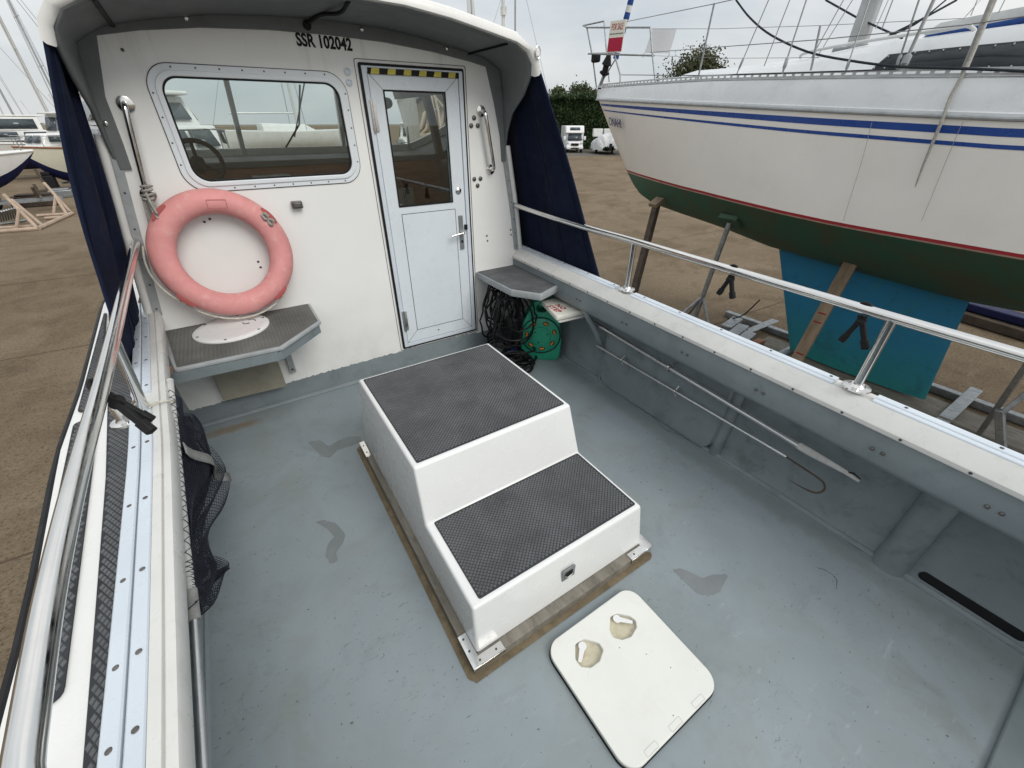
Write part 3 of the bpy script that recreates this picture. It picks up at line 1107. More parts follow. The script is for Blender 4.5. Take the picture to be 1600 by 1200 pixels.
# grab handles
for (x0, z0, x1, z1) in ((-.262, 1.822, -.325, 1.43), (1.683, 1.815, 1.748, 1.45)):
    d = unit(V(x1 - x0, 0, z1 - z0))
    a, b = V(x0, 2.998, z0), V(x1, 2.998, z1)
    hd = MB().tube(smoothpath([a, a + V(0, -.035, 0) + d * .004, a + V(0, -.058, 0) + d * .03, (a + b) / 2 + V(0, -.060, 0), b + V(0, -.058, 0) - d * .03, b + V(0, -.035, 0) - d * .004, b], 5), .013, 14).build('grab_handle', 'stainless', boat)
    for c in (a, b):
        MB().lathe(c, (0, -1, 0), [(.036, 0), (.034, .006), (.018, .010)], 24).build('handle_flange', 'stainless', hd)

# ------------------------------------------------------------------ roof overhang with wings
prof_pts = [(-.395, 1.52), (-.392, 1.60), (-.388, 1.70), (-.380, 1.80), (-.372, 1.90), (-.362, 1.99), (-.345, 2.05), (-.30, 2.105), (-.22, 2.145), (-.05, 2.180), (.2, 2.220), (.45, 2.238), (.745, 2.245), (1.04, 2.238), (1.29, 2.212), (1.54, 2.172), (1.71, 2.143), (1.79, 2.105), (1.835, 2.05), (1.852, 1.99), (1.862, 1.90), (1.868, 1.80), (1.874, 1.70), (1.880, 1.60), (1.882, 1.52)]


def aft_y(i):
    x, z = prof_pts[i]
    if z > 2.07: return 2.60
    return interp(z, [1.52, 1.60, 1.70, 1.80, 1.87, 1.93, 2.0, 2.05, 2.07], [2.995, 2.99, 2.95, 2.88, 2.77, 2.69, 2.635, 2.61, 2.60])


mb = MB()
rows = []
nv = 9
for i, (x, z) in enumerate(prof_pts):
    for j in range(nv):
        t = j / (nv - 1)
        y = aft_y(i) + (3.0 - aft_y(i)) * t
        rise = -.028 * t if z > 2.07 else 0
        mb.v.append((x, y, z + rise))
for i in range(len(prof_pts) - 1):
    for j in range(nv - 1):
        mb.f.append((i * nv + j, (i + 1) * nv + j, (i + 1) * nv + j + 1, i * nv + j + 1))
roof = mb.build('roof_overhang', 'roof_grey', boat, smooth=60, solid=.016)
# white lip round the aft edge of the roof
pr = prof_pts[5:20]


def lip(k):
    x, z = pr[k]
    tz = .050 if 2 < k < 12 else .022
    ox = -.02 if k < 3 else (.02 if k > 11 else 0)
    return [(x, 2.600, z - .002), (x + ox, 2.580, z + .004), (x + ox * 1.6, 2.578, z + tz * .8), (x + ox * 1.4, 2.592, z + tz), (x + ox, 2.66, z + tz + .012), (x, 2.66, z + .012)]


MB().sweep(lip, range(len(pr)), closed=True).build('roof_lip', 'gelcoat', boat, smooth=60)
# roof top skin, running forward over the cabin
MB().sweep(lambda y: [(x, y, z + .055 - .010 * (y - 2.6)) for x, z in prof_pts[6:19]], np.linspace(2.64, 5.1, 12)).build('roof_top', 'gelcoat', boat, smooth=60, solid=.012)
# dark flange between bulkhead and overhang
inner = BW
outer = [(-.365, 2.03), (-.28, 2.10), (-.05, 2.16), (.2, 2.195), (.45, 2.212), (.745, 2.22), (1.04, 2.212), (1.29, 2.19), (1.54, 2.15), (1.71, 2.118), (1.80, 2.08), (1.85, 2.03)]
fl = [(-.390, 1.55), (-.385, 1.75)] + outer + [(1.870, 1.75), (1.880, 1.50), (1.846, 1.50), (1.835, 1.66), (1.79, 1.86)] + inner[::-1] + [(-.325, 1.85), (-.335, 1.66), (-.345, 1.55)]
plate('roof_flange', [fl], .012, 'roof_grey', boat, XZ(2.992), .002)
dots('flange_bolt', [(-.366, 2.985, 1.745), (.1, 2.985, 2.165), (.93, 2.985, 2.19), (1.45, 2.985, 2.14)], .012, 'stainless', boat, (0, -1, 0), .005, 16)
MB().beam((-.19, 2.61, 2.136), (-.19, 2.99, 2.112), .018, .01).build('roof_seam', 'black_rubber', boat)
MB().beam((1.66, 2.61, 2.136), (1.60, 2.99, 2.120), .012, .008).build('roof_seam', 'black_rubber', boat)
MB().tube(smoothpath([(.775, 2.62, 2.235), (.75, 2.72, 2.205), (.69, 2.86, 2.212), (.640, 2.975, 2.190)], 5), .009, 10).lathe((.640, 2.985, 2.183), (0, -1, 0), [(.022, 0), (.018, .012)], 16).build('hatch_hook', 'black_plastic', boat)
# deck gear on the roof
for x in (1.20, 1.49):
    MB().tube([(x, 2.75, 2.22), (x, 2.75, 2.42)], .012, 10).build('roof_rail_post', 'stainless', boat)
MB().tube(smoothpath([(1.20, 2.75, 2.42), (1.44, 2.75, 2.42), (1.50, 2.75, 2.36), (1.52, 2.75, 2.21)], 6), .013, 10).tube(smoothpath([(1.20, 2.75, 2.42), (.8, 2.75, 2.44), (.2, 2.75, 2.43)], 6), .013, 10).build('roof_rail', 'stainless', boat)
MB().tube([(1.70, 2.72, 2.17), (1.70, 2.72, 2.62), (1.70, 2.72, 4.2)], [.011, .008, .004], 8).box(1.688, 1.712, 2.70, 2.73, 2.28, 2.32).build('whip_aerial', 'pole_white', boat)
MB().tube([V(1.852, 2.575, 2.105) + V(.018 * math.cos(a), -.004, .03 * math.sin(a)) for a in np.linspace(0, 2 * PI, 20)[:-1]], .004, 8, closed=True).build('lashing_ring', 'stainless', boat)
MB().box(1.838, 1.87, 2.57, 2.60, 2.085, 2.125).build('ring_plate', 'gelcoat', boat, bevel=.006)

# ------------------------------------------------------------------ cabin behind the bulkhead
mb = MB()
for sgn, xb, xt in ((-1, -.50, -.30), (1, 1.99, 1.80)):
    pass


def cab_side(sgn, z):
    if sgn < 0: return interp(z, [.2, .8, 1.3, 1.75, 2.15], [-.55, -.52, -.45, -.385, -.28])
    return interp(z, [.2, .8, 1.3, 1.75, 2.15], [2.05, 2.0, 1.92, 1.85, 1.76])


for sgn in (-1, 1):
    # side wall in bands so a side window stays open
    def sheet(y0, y1, z0, z1):
        return MB().grid(2, 5, lambda u, v: V(cab_side(sgn, z0 + (z1 - z0) * v), y0 + (y1 - y0) * u, z0 + (z1 - z0) * v))
    for (y0, y1, z0, z1) in ((3.04, 5.0, .2, 1.45), (3.04, 5.0, 1.95, 2.17), (3.04, 3.45, 1.45, 1.95), (4.15, 4.28, 1.45, 1.95)):
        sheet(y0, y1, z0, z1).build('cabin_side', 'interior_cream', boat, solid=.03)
    for (y0, y1) in ((3.45, 4.15), (4.28, 5.0)):
        sheet(y0, y1, 1.45, 1.95).build('cabin_side_window', 'window_glass', boat)
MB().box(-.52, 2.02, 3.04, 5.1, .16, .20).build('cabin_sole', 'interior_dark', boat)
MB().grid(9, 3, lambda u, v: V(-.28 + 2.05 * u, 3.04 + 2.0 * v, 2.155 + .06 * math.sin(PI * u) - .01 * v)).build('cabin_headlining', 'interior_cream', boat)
# windscreen: raked frame with three panes
fr0, fr1 = (5.02, 1.50), (4.72, 2.16)


def ws(x, t): return V(x, fr0[0] + (fr1[0] - fr0[0]) * t, fr0[1] + (fr1[1] - fr0[1]) * t)


mb = MB()
for x in (-.42, .28, 1.19, 1.90):
    mb.beam(ws(x, 0), ws(x * .94 + .04, 1), .07, .04, (1, 0, 0))
mb.beam(ws(-.45, .02), ws(1.93, .02), .05, .07).beam(ws(-.40, .97), ws(1.86, .97), .05, .08)
mb.build('windscreen_frame', 'gelcoat', boat, bevel=.01)
for x0, x1 in ((-.42, .28), (.28, 1.19), (1.19, 1.90)):
    MB().poly([ws(x0, 0), ws(x1, 0), ws(x1 * .94 + .04, 1), ws(x0 * .94 + .04, 1)]).build('windscreen_pane', 'window_glass', boat)
# wiper, dash, wheel, instruments
MB().tube([ws(.62, .02), ws(.80, .35), ws(.86, .8)], .008, 6).tube([ws(.74, .2), ws(.92, .9)], .006, 6).build('wiper', 'black_plastic', boat)
MB().box(-.5, 2.0, 4.25, 5.05, 1.44, 1.485).build('dash_top', 'dash_grey', boat, bevel=.012)
MB().box(-.5, 2.0, 4.27, 4.33, .25, 1.44).build('dash_front', 'wood_varnish', boat, bevel=.01)
MB().box(1.0, 2.0, 3.6, 4.9, .2, .95).build('galley_locker', 'wood_varnish', boat, bevel=.01)
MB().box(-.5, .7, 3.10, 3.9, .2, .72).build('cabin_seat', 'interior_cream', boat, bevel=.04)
wh = MB()
wc, wa = V(-.08, 4.05, 1.50), unit(V(0, -1, .35))
w1 = unit(np.cross(wa, (1, 0, 0)))
ring = [wc + .15 * (math.cos(a) * V(1, 0, 0) + math.sin(a) * w1) for a in np.linspace(0, 2 * PI, 33)[:-1]]
wh.tube(ring, .016, 10, closed=True)
for k in range(3):
    a = PI / 2 + k * 2 * PI / 3
    wh.tube([wc, wc + .145 * (math.cos(a) * V(1, 0, 0) + math.sin(a) * w1)], .012, 8)
wh.lathe(wc, wa, [(.04, -.02), (.045, .02), (.02, .03)], 16).tube([wc, wc - wa * .22], .02, 8)
wh.build('steering_wheel', 'black_plastic', boat)
ins = MB().box(.24, .52, 4.15, 4.26, 1.24, 1.39).build('chart_plotter', 'boat_white', boat, bevel=.012)
MB().box(.275, .485, 4.142, 4.15, 1.262, 1.368).build('screen', 'screen_dark', ins)
MB().lathe((.06, 4.26, 1.30), (0, -1, .2), [(.03, 0), (.022, .05), (.012, .06), (.012, .12), (.022, .14)], 14).build('throttle_lever', 'stainless', boat)
MB().box(.65, .90, 4.2, 4.26, 1.26, 1.37).build('radio', 'screen_dark', boat, bevel=.01)
MB().box(1.02, 1.16, 3.9, 3.94, 1.2, 2.1).build('cabin_partition', 'interior_dark', boat, bevel=.01)
MB().lathe((1.13, 3.35, 1.86), (0, -1, 0), [(.035, 0), (.03, .06), (.02, .07)], 14).build('cabin_lamp', 'black_plastic', boat)
MB().box(1.05, 1.32, 3.52, 3.54, 1.10, 1.30).box(1.09, 1.15, 3.515, 3.52, 1.18, 1.26).build('notice_board', 'interior_cream', boat)

# ------------------------------------------------------------------ shelves
sh = [(-.56, 2.998), (.285, 2.998), (.285, 2.64), (.030, 2.385), (-.46, 2.41)]
shp = plate('port_shelf', [rpoly(sh, .012, 3)], .020, 'shelf_edge', boat, XY(.692), .004)
mt = [(-.52, 2.985), (.270, 2.985), (.270, 2.652), (.022, 2.405), (-.45, 2.43)]
plate('shelf_mat', [rpoly(mt, .012, 3)], .003, 'shelf_mat', shp, XY(.7035))
HC = (-.185, 2.800, .205)
tread('shelf_tread', mt, .705, .019, .019, shp, 'shelf_mat', diamond=False, hole=HC, h=.0016)
MB().sweep(lambda t: [(interp(t, [0, 1, 2, 3], [q[0] for q in ((.283, 2.99), (.283, 2.645), (.030, 2.392), (-.46, 2.417))]) + d, interp(t, [0, 1, 2, 3], [2.99, 2.645, 2.392, 2.417]) + d * .3, z) for d, z in ((-.012, .628), (-.032, .628), (-.032, .680), (-.012, .680))], [0, 1, 2, 3], closed=True).build('shelf_rail', 'side_paint', shp)
MB().lathe((HC[0], HC[1], .704), (0, 0, 1), [(.200, 0), (.200, .008), (.193, .013), (.160, .014)], 56).build('inspection_ring', 'box_white', shp)
MB().lathe((HC[0], HC[1], .704), (0, 0, 1), [(.156, 0), (.156, .0115), (.150, .0135)], 56).build('inspection_lid', 'box_white', shp)
dots('ring_screw', [(HC[0] + .181 * math.cos(a), HC[1] + .181 * math.sin(a), .7175) for a in np.linspace(.3, 2 * PI + .3, 7)[:-1]], .008, 'screw_grey', shp, (0, 0, 1), .0015)
# worn moulded mark on the lid: two small curved arrows
for sg in (1, -1):
    cx, cy = HC[0] + .095, HC[1] + .03
    arc = [(cx + sg * (.012 + .022 * math.cos(a)), cy + .030 * math.sin(a) * sg, .7180) for a in np.linspace(-.3, 2.3, 8)]
    MB().tube(arc, [.002, .003, .003, .003, .003, .004, .005, .001], 6).build('lid_mark', 'screw_grey', shp)
br = MB()
br.box(.035, .075, 2.955, 2.998, .24, .66).beam((.055, 2.955, .64), (.055, 2.52, .655), .035, .03)
br.build('shelf_bracket', 'shelf_edge', shp, bevel=.004)
dots('bracket_bolt', [(.055, 2.953, .27)], .008, 'screw_grey', shp, (0, -1, 0), .005)
ss = [(1.582, 2.998), (1.96, 2.998), (2.12, 2.8), (1.975, 2.36), (1.723, 2.272), (1.592, 2.47)]
shs = plate('starboard_shelf', [rpoly(ss, .015, 3)], .05, 'shelf_edge', boat, XY(.675), .006)
plate('shelf_mat', [rpoly([(1.592, 2.985), (1.95, 2.985), (2.10, 2.8), (1.955, 2.382), (1.733, 2.295), (1.605, 2.482)], .012, 3)], .003, 'anti_slip', shs, XY(.7015))

# ------------------------------------------------------------------ deck hatch
HX0, HX1, HY0, HY1 = .536, 1.004, .146, .597
key1 = rpoly([(.605, .545), (.650, .545), (.715, .545), (.720, .470), (.690, .440), (.630, .440), (.608, .470)], .028, 5)
hd1, hd2 = (.663, .494), (.856, .494)


def dish(cx, cy, rot):
    base = [(-.030, .052), (.018, .056), (.052, .030), (.056, -.010), (.036, -.046), (-.006, -.056), (-.036, -.040), (-.044, .010)]
    c_, s_ = math.cos(rot), math.sin(rot)
    return rpoly([(cx + (p[0] * c_ - p[1] * s_) * .82, cy + (p[0] * s_ + p[1] * c_) * .82) for p in base], .022, 4)


def zp(px, py, z=.028): return PZ(px / 3.75 + 820, py / 3.75 + 880, z)[:2]


d1 = rpoly([zp(*q) for q in ((296, 470), (345, 443), (432, 466), (460, 505), (438, 572), (387, 610), (328, 604), (297, 560))], .014, 4)
d2 = rpoly([zp(*q) for q in ((502, 310), (540, 293), (612, 308), (650, 333), (655, 375), (623, 428), (570, 447), (518, 432), (498, 390))], .014, 4)
hatch = plate('deck_hatch', [rrect(HX0, HX1, HY0, HY1, .062, 10), d1, d2], .020, 'hatch_cream', boat, XY(.018), .004, bres=2)
plate('hatch_rim', [rrect(HX0 - .003, HX1 + .003, HY0 - .003, HY1 + .003, .064, 10)], .006, 'black_rubber', hatch, XY(.004))
for dd, h_, e_ in ((d1, (338, 485), (322, 580)), (d2, (540, 325), (632, 346))):
    plate('handle_dish', [dd], .002, 'dish_dirty', hatch, XY(.0105))
    hh, ee = V(*zp(*h_, .026)), V(*zp(*e_, .026))
    dv = unit(ee - hh)
    nv2 = V(-dv[1], dv[0])
    a0 = math.atan2(dv[1], dv[0])
    lp_ = [tuple(hh + .0165 * V(math.cos(a0 + t), math.sin(a0 + t))) for t in np.linspace(rad(38), rad(322), 14)] + [tuple(ee - nv2 * .0065), tuple(ee + nv2 * .0065)]
    plate('hatch_handle', [lp_], .006, 'box_white', hatch, XY(.0245), .0015)
for x in (.886, .765, .645):
    rim_ = plate('hatch_hinge', [rrect(x - .027, x + .027, HY0 + .004, HY0 + .023, .002, 2), rrect(x - .0262, x + .0262, HY0 + .0048, HY0 + .0222, .0015, 2)], .0005, 'shelf_edge', hatch, XY(.0283))
for (u, v) in ((968, 1012), (1010, 1022), (1048, 1043), (1052, 1118)):
    p = PZ(u, v, .0285)
    MB().ball(p, (.003, .002, .0008), 6, 4).build('dirt_fleck', 'floor_stain', hatch)

# ------------------------------------------------------------------ engine box with steps
ebox = thing('engine_box', (.745, 1.45, 0), 'white two-step engine box with dark anti-slip treads in the middle of the cockpit', 'engine box')


def bs(y, z):     # side draft
    k = (z - .045) / .505
    return .300 + .030 * k, 1.195 - .033 * k


sec = [(.708, .045), (.742, .290), (1.170, .290), (1.252, .552), (2.072, .552), (2.155, .045)]
mb = MB()
L, R_ = [], []
for y, z in sec:
    a, b = bs(y, z)
    L.append((a, y, z))
    R_.append((b, y, z))
n6 = len(sec)
mb.add(L + R_, [(i, i + n6, i + 1 + n6, i + 1) for i in range(n6 - 1)] + [tuple(range(n6)), tuple(range(2 * n6 - 1, n6 - 1, -1)), (n6 - 1, 2 * n6 - 1, n6, 0)])
mb.build('box_shell', 'box_white', ebox, bevel=.012, bseg=4, smooth=50)
up = rrect(.352, 1.140, 1.272, 2.052, .008, 3)
lo_ = rrect(.352, 1.162, .762, 1.165, .008, 3)
for p, z in ((up, .5535), (lo_, .2915)):
    t_ = plate('tread_sheet', [p], .003, 'anti_slip_base', ebox, XY(z))
tread('upper_tread', up, .555, .0185, .0175, ebox, 'anti_slip', h=.0018)
tread('lower_tread', lo_, .293, .0185, .0175, ebox, 'anti_slip', h=.0018)
# bare timber kerb round the foot
for (x0, x1, y0, y1) in ((.268, 1.226, .668, .713), (.268, .304, .7135, 2.170), (1.188, 1.226, .7135, 2.170)):
    MB().box(x0, x1, y0, y1, .001, .050).build('kerb_timber', 'timber_grey', ebox, bevel=.004)
mb = MB().box(.264, .40, .664, .700, .045, .054).box(.264, .300, .664, .80, .0455, .0545).box(.264, .402, .6625, .667, .03, .054)
mb.build('corner_bracket', 'stainless', ebox, bevel=.001)
MB().box(1.09, 1.212, .664, .700, .045, .054).box(1.09, 1.212, .6625, .667, .02, .054).box(1.18, 1.230, .664, .78, .0455, .0545).build('corner_bracket', 'stainless', ebox, bevel=.001)
MB().box(.264, .296, 2.02, 2.175, .045, .054).build('corner_bracket', 'stainless', ebox, bevel=.001)
dots('bracket_screw', [(.30, .682, .0545), (.37, .682, .0545), (.28, .73, .055), (.28, .78, .055), (1.12, .682, .0545), (.28, 2.06, .0545), (.28, 2.13, .0545)], .0045, 'screw_grey', ebox, (0, 0, 1), .0015)
lc = PY(888, 895, .722)
lt = plate('flush_latch', [rrect(lc[0] - .034, lc[0] + .034, lc[2] - .034, lc[2] + .034, .006, 3), rrect(lc[0] - .022, lc[0] + .022, lc[2] - .022, lc[2] + .018, .010, 4)], .005, 'galvanised', ebox, frame4((0, .7185 - .0, 0), (1, 0, 0), (0, .139, 1)) if False else XZ(lc[1] - .001), .001)
plate('latch_recess', [rrect(lc[0] - .023, lc[0] + .023, lc[2] - .023, lc[2] + .019, .010, 4)], .001, 'black_plastic', ebox, XZ(lc[1] + .0))
MB().tube([(lc[0] + .018 * math.cos(a), lc[1] - .006, lc[2] - .002 + .016 * math.sin(a)) for a in np.linspace(PI * .9, 2.1 * PI, 14)], .0035, 8).build('latch_ring', 'stainless', ebox)

# ------------------------------------------------------------------ lifebuoy
LC = V(-.085, 2.90, 1.106)
ang0 = 0.0
lb = thing('lifebuoy', (LC[0], LC[1], .704), 'faded pink ring lifebuoy leaning on the white bulkhead', 'lifebuoy')
la, lbv = unit(V(1, .02, -.06)), unit(V(.06, .14, 1))      # ring plane axes
ln = np.cross(la, lbv)


def ring_pt(t, p):
    RR, r1, r2 = .283, .064, .059
    rr = RR + r1 * math.cos(p)
    sq = 1.0
    return LC + rr * (math.cos(t) * la + math.sin(t) * lbv) + r2 * math.sin(p) * ln


MB().grid(72, 20, lambda u, v: ring_pt(2 * PI * u, 2 * PI * v), cu=True, cv=True).build('ring', 'buoy_pink', lb, smooth=80)


def edge(t, extra=.0): return LC + (.277 + .074 + extra) * (math.cos(t) * la + math.sin(t) * lbv)


for t in (rad(135), rad(37), rad(222), rad(313)):
    c = LC + .330 * (math.cos(t) * la + math.sin(t) * lbv)
    tt = -math.sin(t) * la + math.cos(t) * lbv
    rr = math.cos(t) * la + math.sin(t) * lbv
    MB().grid(20, 8, lambda u, v: c + (.052 * math.cos(2 * PI * u) * tt + .017 * math.sin(2 * PI * u) * rr) * (1 - v * .999) - ln * (-.043 + .0) + ln * .0 + (-ln if ln[1] > 0 else ln) * (.001 + .003 * (1 - (1 - v) ** 2)) , cu=True).build('pocket_shade', 'buoy_shade_label', lb)  # flush dark ovals, recess shade painted on instead of hollowed pockets
# grab line
for a0, a1 in ((168, 220), (224, 311)):
    pts = [edge(rad(a), .006 + .012 * math.sin(PI * (a - a0) / (a1 - a0))) - ln * 0 for a in np.linspace(a0, a1, 16)]
    MB().tube(pts, .0055, 8).build('grab_line', 'rope_white', lb)
for t in (rad(40), rad(33)):
    c = LC + .318 * (math.cos(t) * la + math.sin(t) * lbv) + V(0, -.064, 0)
    kn = [c + V(.013 * math.cos(a) + random.uniform(-.004, .004), -.006 * math.sin(2 * a), .015 * math.sin(a)) for a in np.linspace(0, 5, 12)]
    MB().tube(kn, .008, 8).build('rope_knot', 'rope_grey', lb)
plate('moulded_label', [rrect(-.045, .045, -.022, .022, .003, 2), rrect(-.0435, .0435, -.0205, .0205, .003, 2)], .002, 'buoy_shade_label', lb, frame4(LC + .277 * (math.cos(rad(84)) * la + math.sin(rad(84)) * lbv) + V(0, -.0622, 0), la, lbv))
# lashing from the buoy up to the grab handle
c = LC + .325 * (math.cos(rad(137)) * la + math.sin(rad(137)) * lbv) + V(0, -.05, 0)
hb = V(-.325, 2.945, 1.44)
ls = thing('lashing_rope', tuple(hb), 'grey rope tying the lifebuoy to the grab handle', 'rope')
mb = MB()
for k in range(5):
    o = V(random.uniform(-.012, .012), random.uniform(-.012, .012), random.uniform(-.02, .02))
    mb.tube(smoothpath([hb + o, (hb * .5 + c * .5) + o * 1.2 + V(0, -.01, -.01), c + o * .8], 5), .0055, 7)
for k in range(4):
    z0 = hb[2] - .02 + .018 * k
    mb.tube([V(hb[0] + .004 * k, hb[1] + .0, z0) + V(.022 * math.cos(a), .022 * math.sin(a), .004 * math.sin(a + k)) for a in np.linspace(0, 2 * PI, 14)[:-1]], .006, 7, closed=True)
mb.tube(smoothpath([hb + V(-.02, 0, 0), V(-.375, 2.95, 1.25), V(-.40, 2.96, 1.05)], 5), .005, 7)
mb.tube(smoothpath([hb + V(-.01, 0, -.02), V(-.352, 2.96, 1.30), V(-.365, 2.965, 1.20)], 5), .005, 7)
mb.build('strand', 'rope_grey', ls)

# ------------------------------------------------------------------ canvas curtains
def curtain(name, A, B, C_, D, label, mirror, bow=0.0):
    A, B, C_, D = (V(*q) for q in (A, B, C_, D))
    o = thing(name, tuple(B), label, 'curtain', 'navy canvas side curtains of the wheelhouse')

    def fn(u, v):     # u fore->aft, v top->bottom
        top = D + (A - D) * u
        bot = C_ + (B - C_) * u
        p = top + (bot - top) * v
        return p + V(mirror * ((.012 if mirror > 0 else .020) * math.sin(13 * u + 3 * v) * (.25 + math.sin(PI * v)) + .012 * math.sin(PI * v) * math.sin(PI * u) + .002 * math.sin(31 * u + 5 * v)) + bow * math.sin(PI * v) * (1 - u), 0, 0)
    MB().grid(40, 40, fn).build('canvas', 'navy_canvas', o, smooth=80, solid=.004)
    MB().tube([fn(1.0, v) for v in np.linspace(0, 1, 24)], .007, 8).build('hem', 'navy_canvas', o)
    for uu in (.35, .66):
        MB().tube([fn(uu, v) + V(-mirror * .004, 0, 0) for v in np.linspace(0, 1, 30)], .0022, 6).build('seam', 'navy_canvas', o)
    MB().tube([fn(.93, v) + V(-mirror * .006, 0, 0) for v in np.linspace(0, 1, 24)], .0025, 6).build('hem', 'navy_canvas', o)


curtain('canvas_curtain', (1.885, 2.615, 2.05), (2.118, 2.09, .78), (2.12, 3.15, .78), (1.91, 3.15, 2.05), 'smooth navy canvas side curtain right of the door above the starboard coaming', 1)
curtain('canvas_curtain', (-.372, 2.62, 2.065), (-.588, 2.22, .785), (-.602, 3.03, .832), (-.395, 3.03, 2.02), 'creased navy canvas side curtain on the port side by the lifebuoy', -1, .022)

# ------------------------------------------------------------------ hose reel
reel = thing('hose_reel', (1.93, 2.52, 0), 'green garden hose reel with orange grips standing under the starboard shelf', 'hose reel')
rn = unit(V(-.62, -.78, 0))
rt = unit(V(.78, -.62, 0))
rz = V(0, 0, 1)
rc = V(*PZ(845, 524, .235)) + V(0, 0, 0)
RM = frame4(rc, rt, rz)


def rpt(a, b, d): return rc + rt * a + rz * b - rn * d


body = rpoly([(-.155, -.235), (.165, -.235), (.175, -.05), (.150, .11), (.10, .22), (.06, .30), (-.06, .30), (-.10, .22), (-.150, .11), (-.170, -.05)], .06, 5)
grip = rrect(-.045, .045, .205, .275, .03, 5)
th_ = .19
for d0, nm in ((.012, 'side_shell'), (th_, 'side_shell')):
    plate(nm, [body, grip], .024, 'reel_green', reel, frame4(rc - rn * d0, rt, rz), .006)
MB().lathe(rc - rn * .02, -rn, [(.165, 0), (.172, .02), (.172, .15), (.165, .17)], 40).build('drum_band', 'reel_green', reel)
MB().tube([rpt(0, .285, .0), rpt(0, .285, th_)], .026, 14).build('handle', 'reel_green', reel)
MB().lathe(rc, rn, [(.158, 0), (.158, .006), (.150, .012), (.085, .013), (.080, .022), (.01, .022)], 44).build('drum_face', 'reel_green', reel)
MB().tube([rc + rn * .006 + .162 * (math.cos(a) * rt + math.sin(a) * rz) for a in np.linspace(0, 2 * PI, 41)[:-1]], .0045, 8, closed=True).build('drum_groove', 'black_plastic', reel)
for k in range(7):
    a = rad(20 + k * 51.4)
    p = rc + rn * .013 + .118 * (math.cos(a) * rt + math.sin(a) * rz)
    ta = -math.sin(a) * rt + math.cos(a) * rz
    ra = math.cos(a) * rt + math.sin(a) * rz
    MB().grid(16, 4, lambda u, v: p + (.026 * math.cos(2 * PI * u) * ta + .017 * math.sin(2 * PI * u) * ra) * (1 - .999 * v) + rn * .001, cu=True).build('slot', 'black_plastic', reel)
    MB().tube([p - ta * .018 + rn * .002, p + ta * .018 + rn * .002], .009, 8).build('hose_turn', 'orange', reel)
dots('drum_screw', [rc + rn * .022 + .06 * (math.cos(a) * rt + math.sin(a) * rz) for a in (.4, 2.5, 4.4)], .007, 'black_plastic', reel, tuple(rn), .002)
MB().box(-.001, .001, -.001, .001, 0, .001).build('foot', 'reel_green', reel)
# nozzle lying beside it
nzl = thing('hose_nozzle', PZ(905, 562, .0), 'orange and black hose nozzle lying beside the green reel', 'nozzle')
p0, p1, p2, p3 = (V(*PZ(u, v, .03)) for u, v in ((884, 549), (897, 556), (901, 559), (914, 568)))
MB().tube([p0, p1], [.020, .026], 14).build('connector', 'black_plastic', nzl)
MB().tube([p0 + (p1 - p0) * .2, p0 + (p1 - p0) * .35], .029, 14).build('collar', 'alloy_tube', nzl)
MB().tube([p1, p2, p3], [.022, .024, .018], 14).build('grip', 'orange', nzl)
MB().tube(smoothpath([p3, V(*PZ(925, 576, .012)), V(*PZ(935, 586, .008))], 4), .004, 6).build('cord', 'cable_black', nzl)

# ------------------------------------------------------------------ tangle of black cable
cp = thing('cable_pile', (1.72, 2.6, 0), 'tangled pile of black shore power cable with a blue plug beside the green reel', 'cable')
R2 = random.Random(11)
# loops hanging from under the shelf
for k in range(18):
    x = 1.60 + .15 * R2.random()
    y = 2.86 - .35 * R2.random()
    top_ = .60 + .03 * R2.random()
    w = .05 + .08 * R2.random()
    h = .26 + .22 * R2.random()
    a = R2.random() * 1.5 - .4
    cx = V(math.cos(a), -math.sin(a) * .6, 0)
    pts = []
    for t in np.linspace(0, 2 * PI, 22)[:-1]:
        pts.append(V(x, y, top_ - h / 2) + cx * w * math.cos(t) * (1.2 - .4 * math.sin(t)) + V(0, 0, h / 2 * math.sin(t)) + V(R2.uniform(-.012, .012), R2.uniform(-.012, .012), R2.uniform(-.01, .01)))
    MB().tube(pts, .0075, 7, closed=True).build('hanging_loop', 'cable_black', cp)
# coils on the floor
for k in range(16):
    cxy = V(1.67 + R2.uniform(-.09, .10), 2.55 + R2.uniform(-.16, .20), .02 + .020 * k * R2.random())
    r = .07 + .08 * R2.random()
    tl = R2.uniform(-.5, .5)
    pts = [cxy + V(r * math.cos(t), r * .9 * math.sin(t), max(-.005, r * tl * math.sin(t + k)) + .01) for t in np.linspace(0, 2 * PI, 20)[:-1]]
    MB().tube(pts, .0085, 7, closed=True).build('floor_coil', 'cable_black', cp)
mb = MB()
core = V(1.72, 2.68, .24)
mb.grid(20, 12, lambda u, v: core + V(.06 * math.cos(2 * PI * u) * math.sin(PI * (.01 + .98 * v)) * (1 + .25 * math.sin(7 * 2 * PI * u + 5 * v)), .07 * math.sin(2 * PI * u) * math.sin(PI * (.01 + .98 * v)) * (1 + .2 * math.sin(5 * 2 * PI * u)), .16 * math.cos(PI * (.01 + .98 * v))), cu=True)
mb.build('dark_bundle', 'cable_black', cp)
MB().tube(smoothpath([PZ(768, 545, .05), PZ(762, 525, .12), PZ(775, 508, .16), PZ(800, 520, .14), PZ(790, 545, .10)], 6), .009, 8).build('floor_coil', 'cable_black', cp)
MB().tube(smoothpath([PZ(805, 560, .012), PZ(822, 564, .012), PZ(832, 573, .012), PZ(826, 581, .012), PZ(814, 580, .012)], 6), .010, 8).build('loose_end', 'cable_black', cp)
MB().tube([PY(807, 458, 2.75), PY(774, 506, 2.93)], .009, 8).build('prop_stick', 'timber_grey', cp)
pp_ = V(*PZ(801, 547, .10))
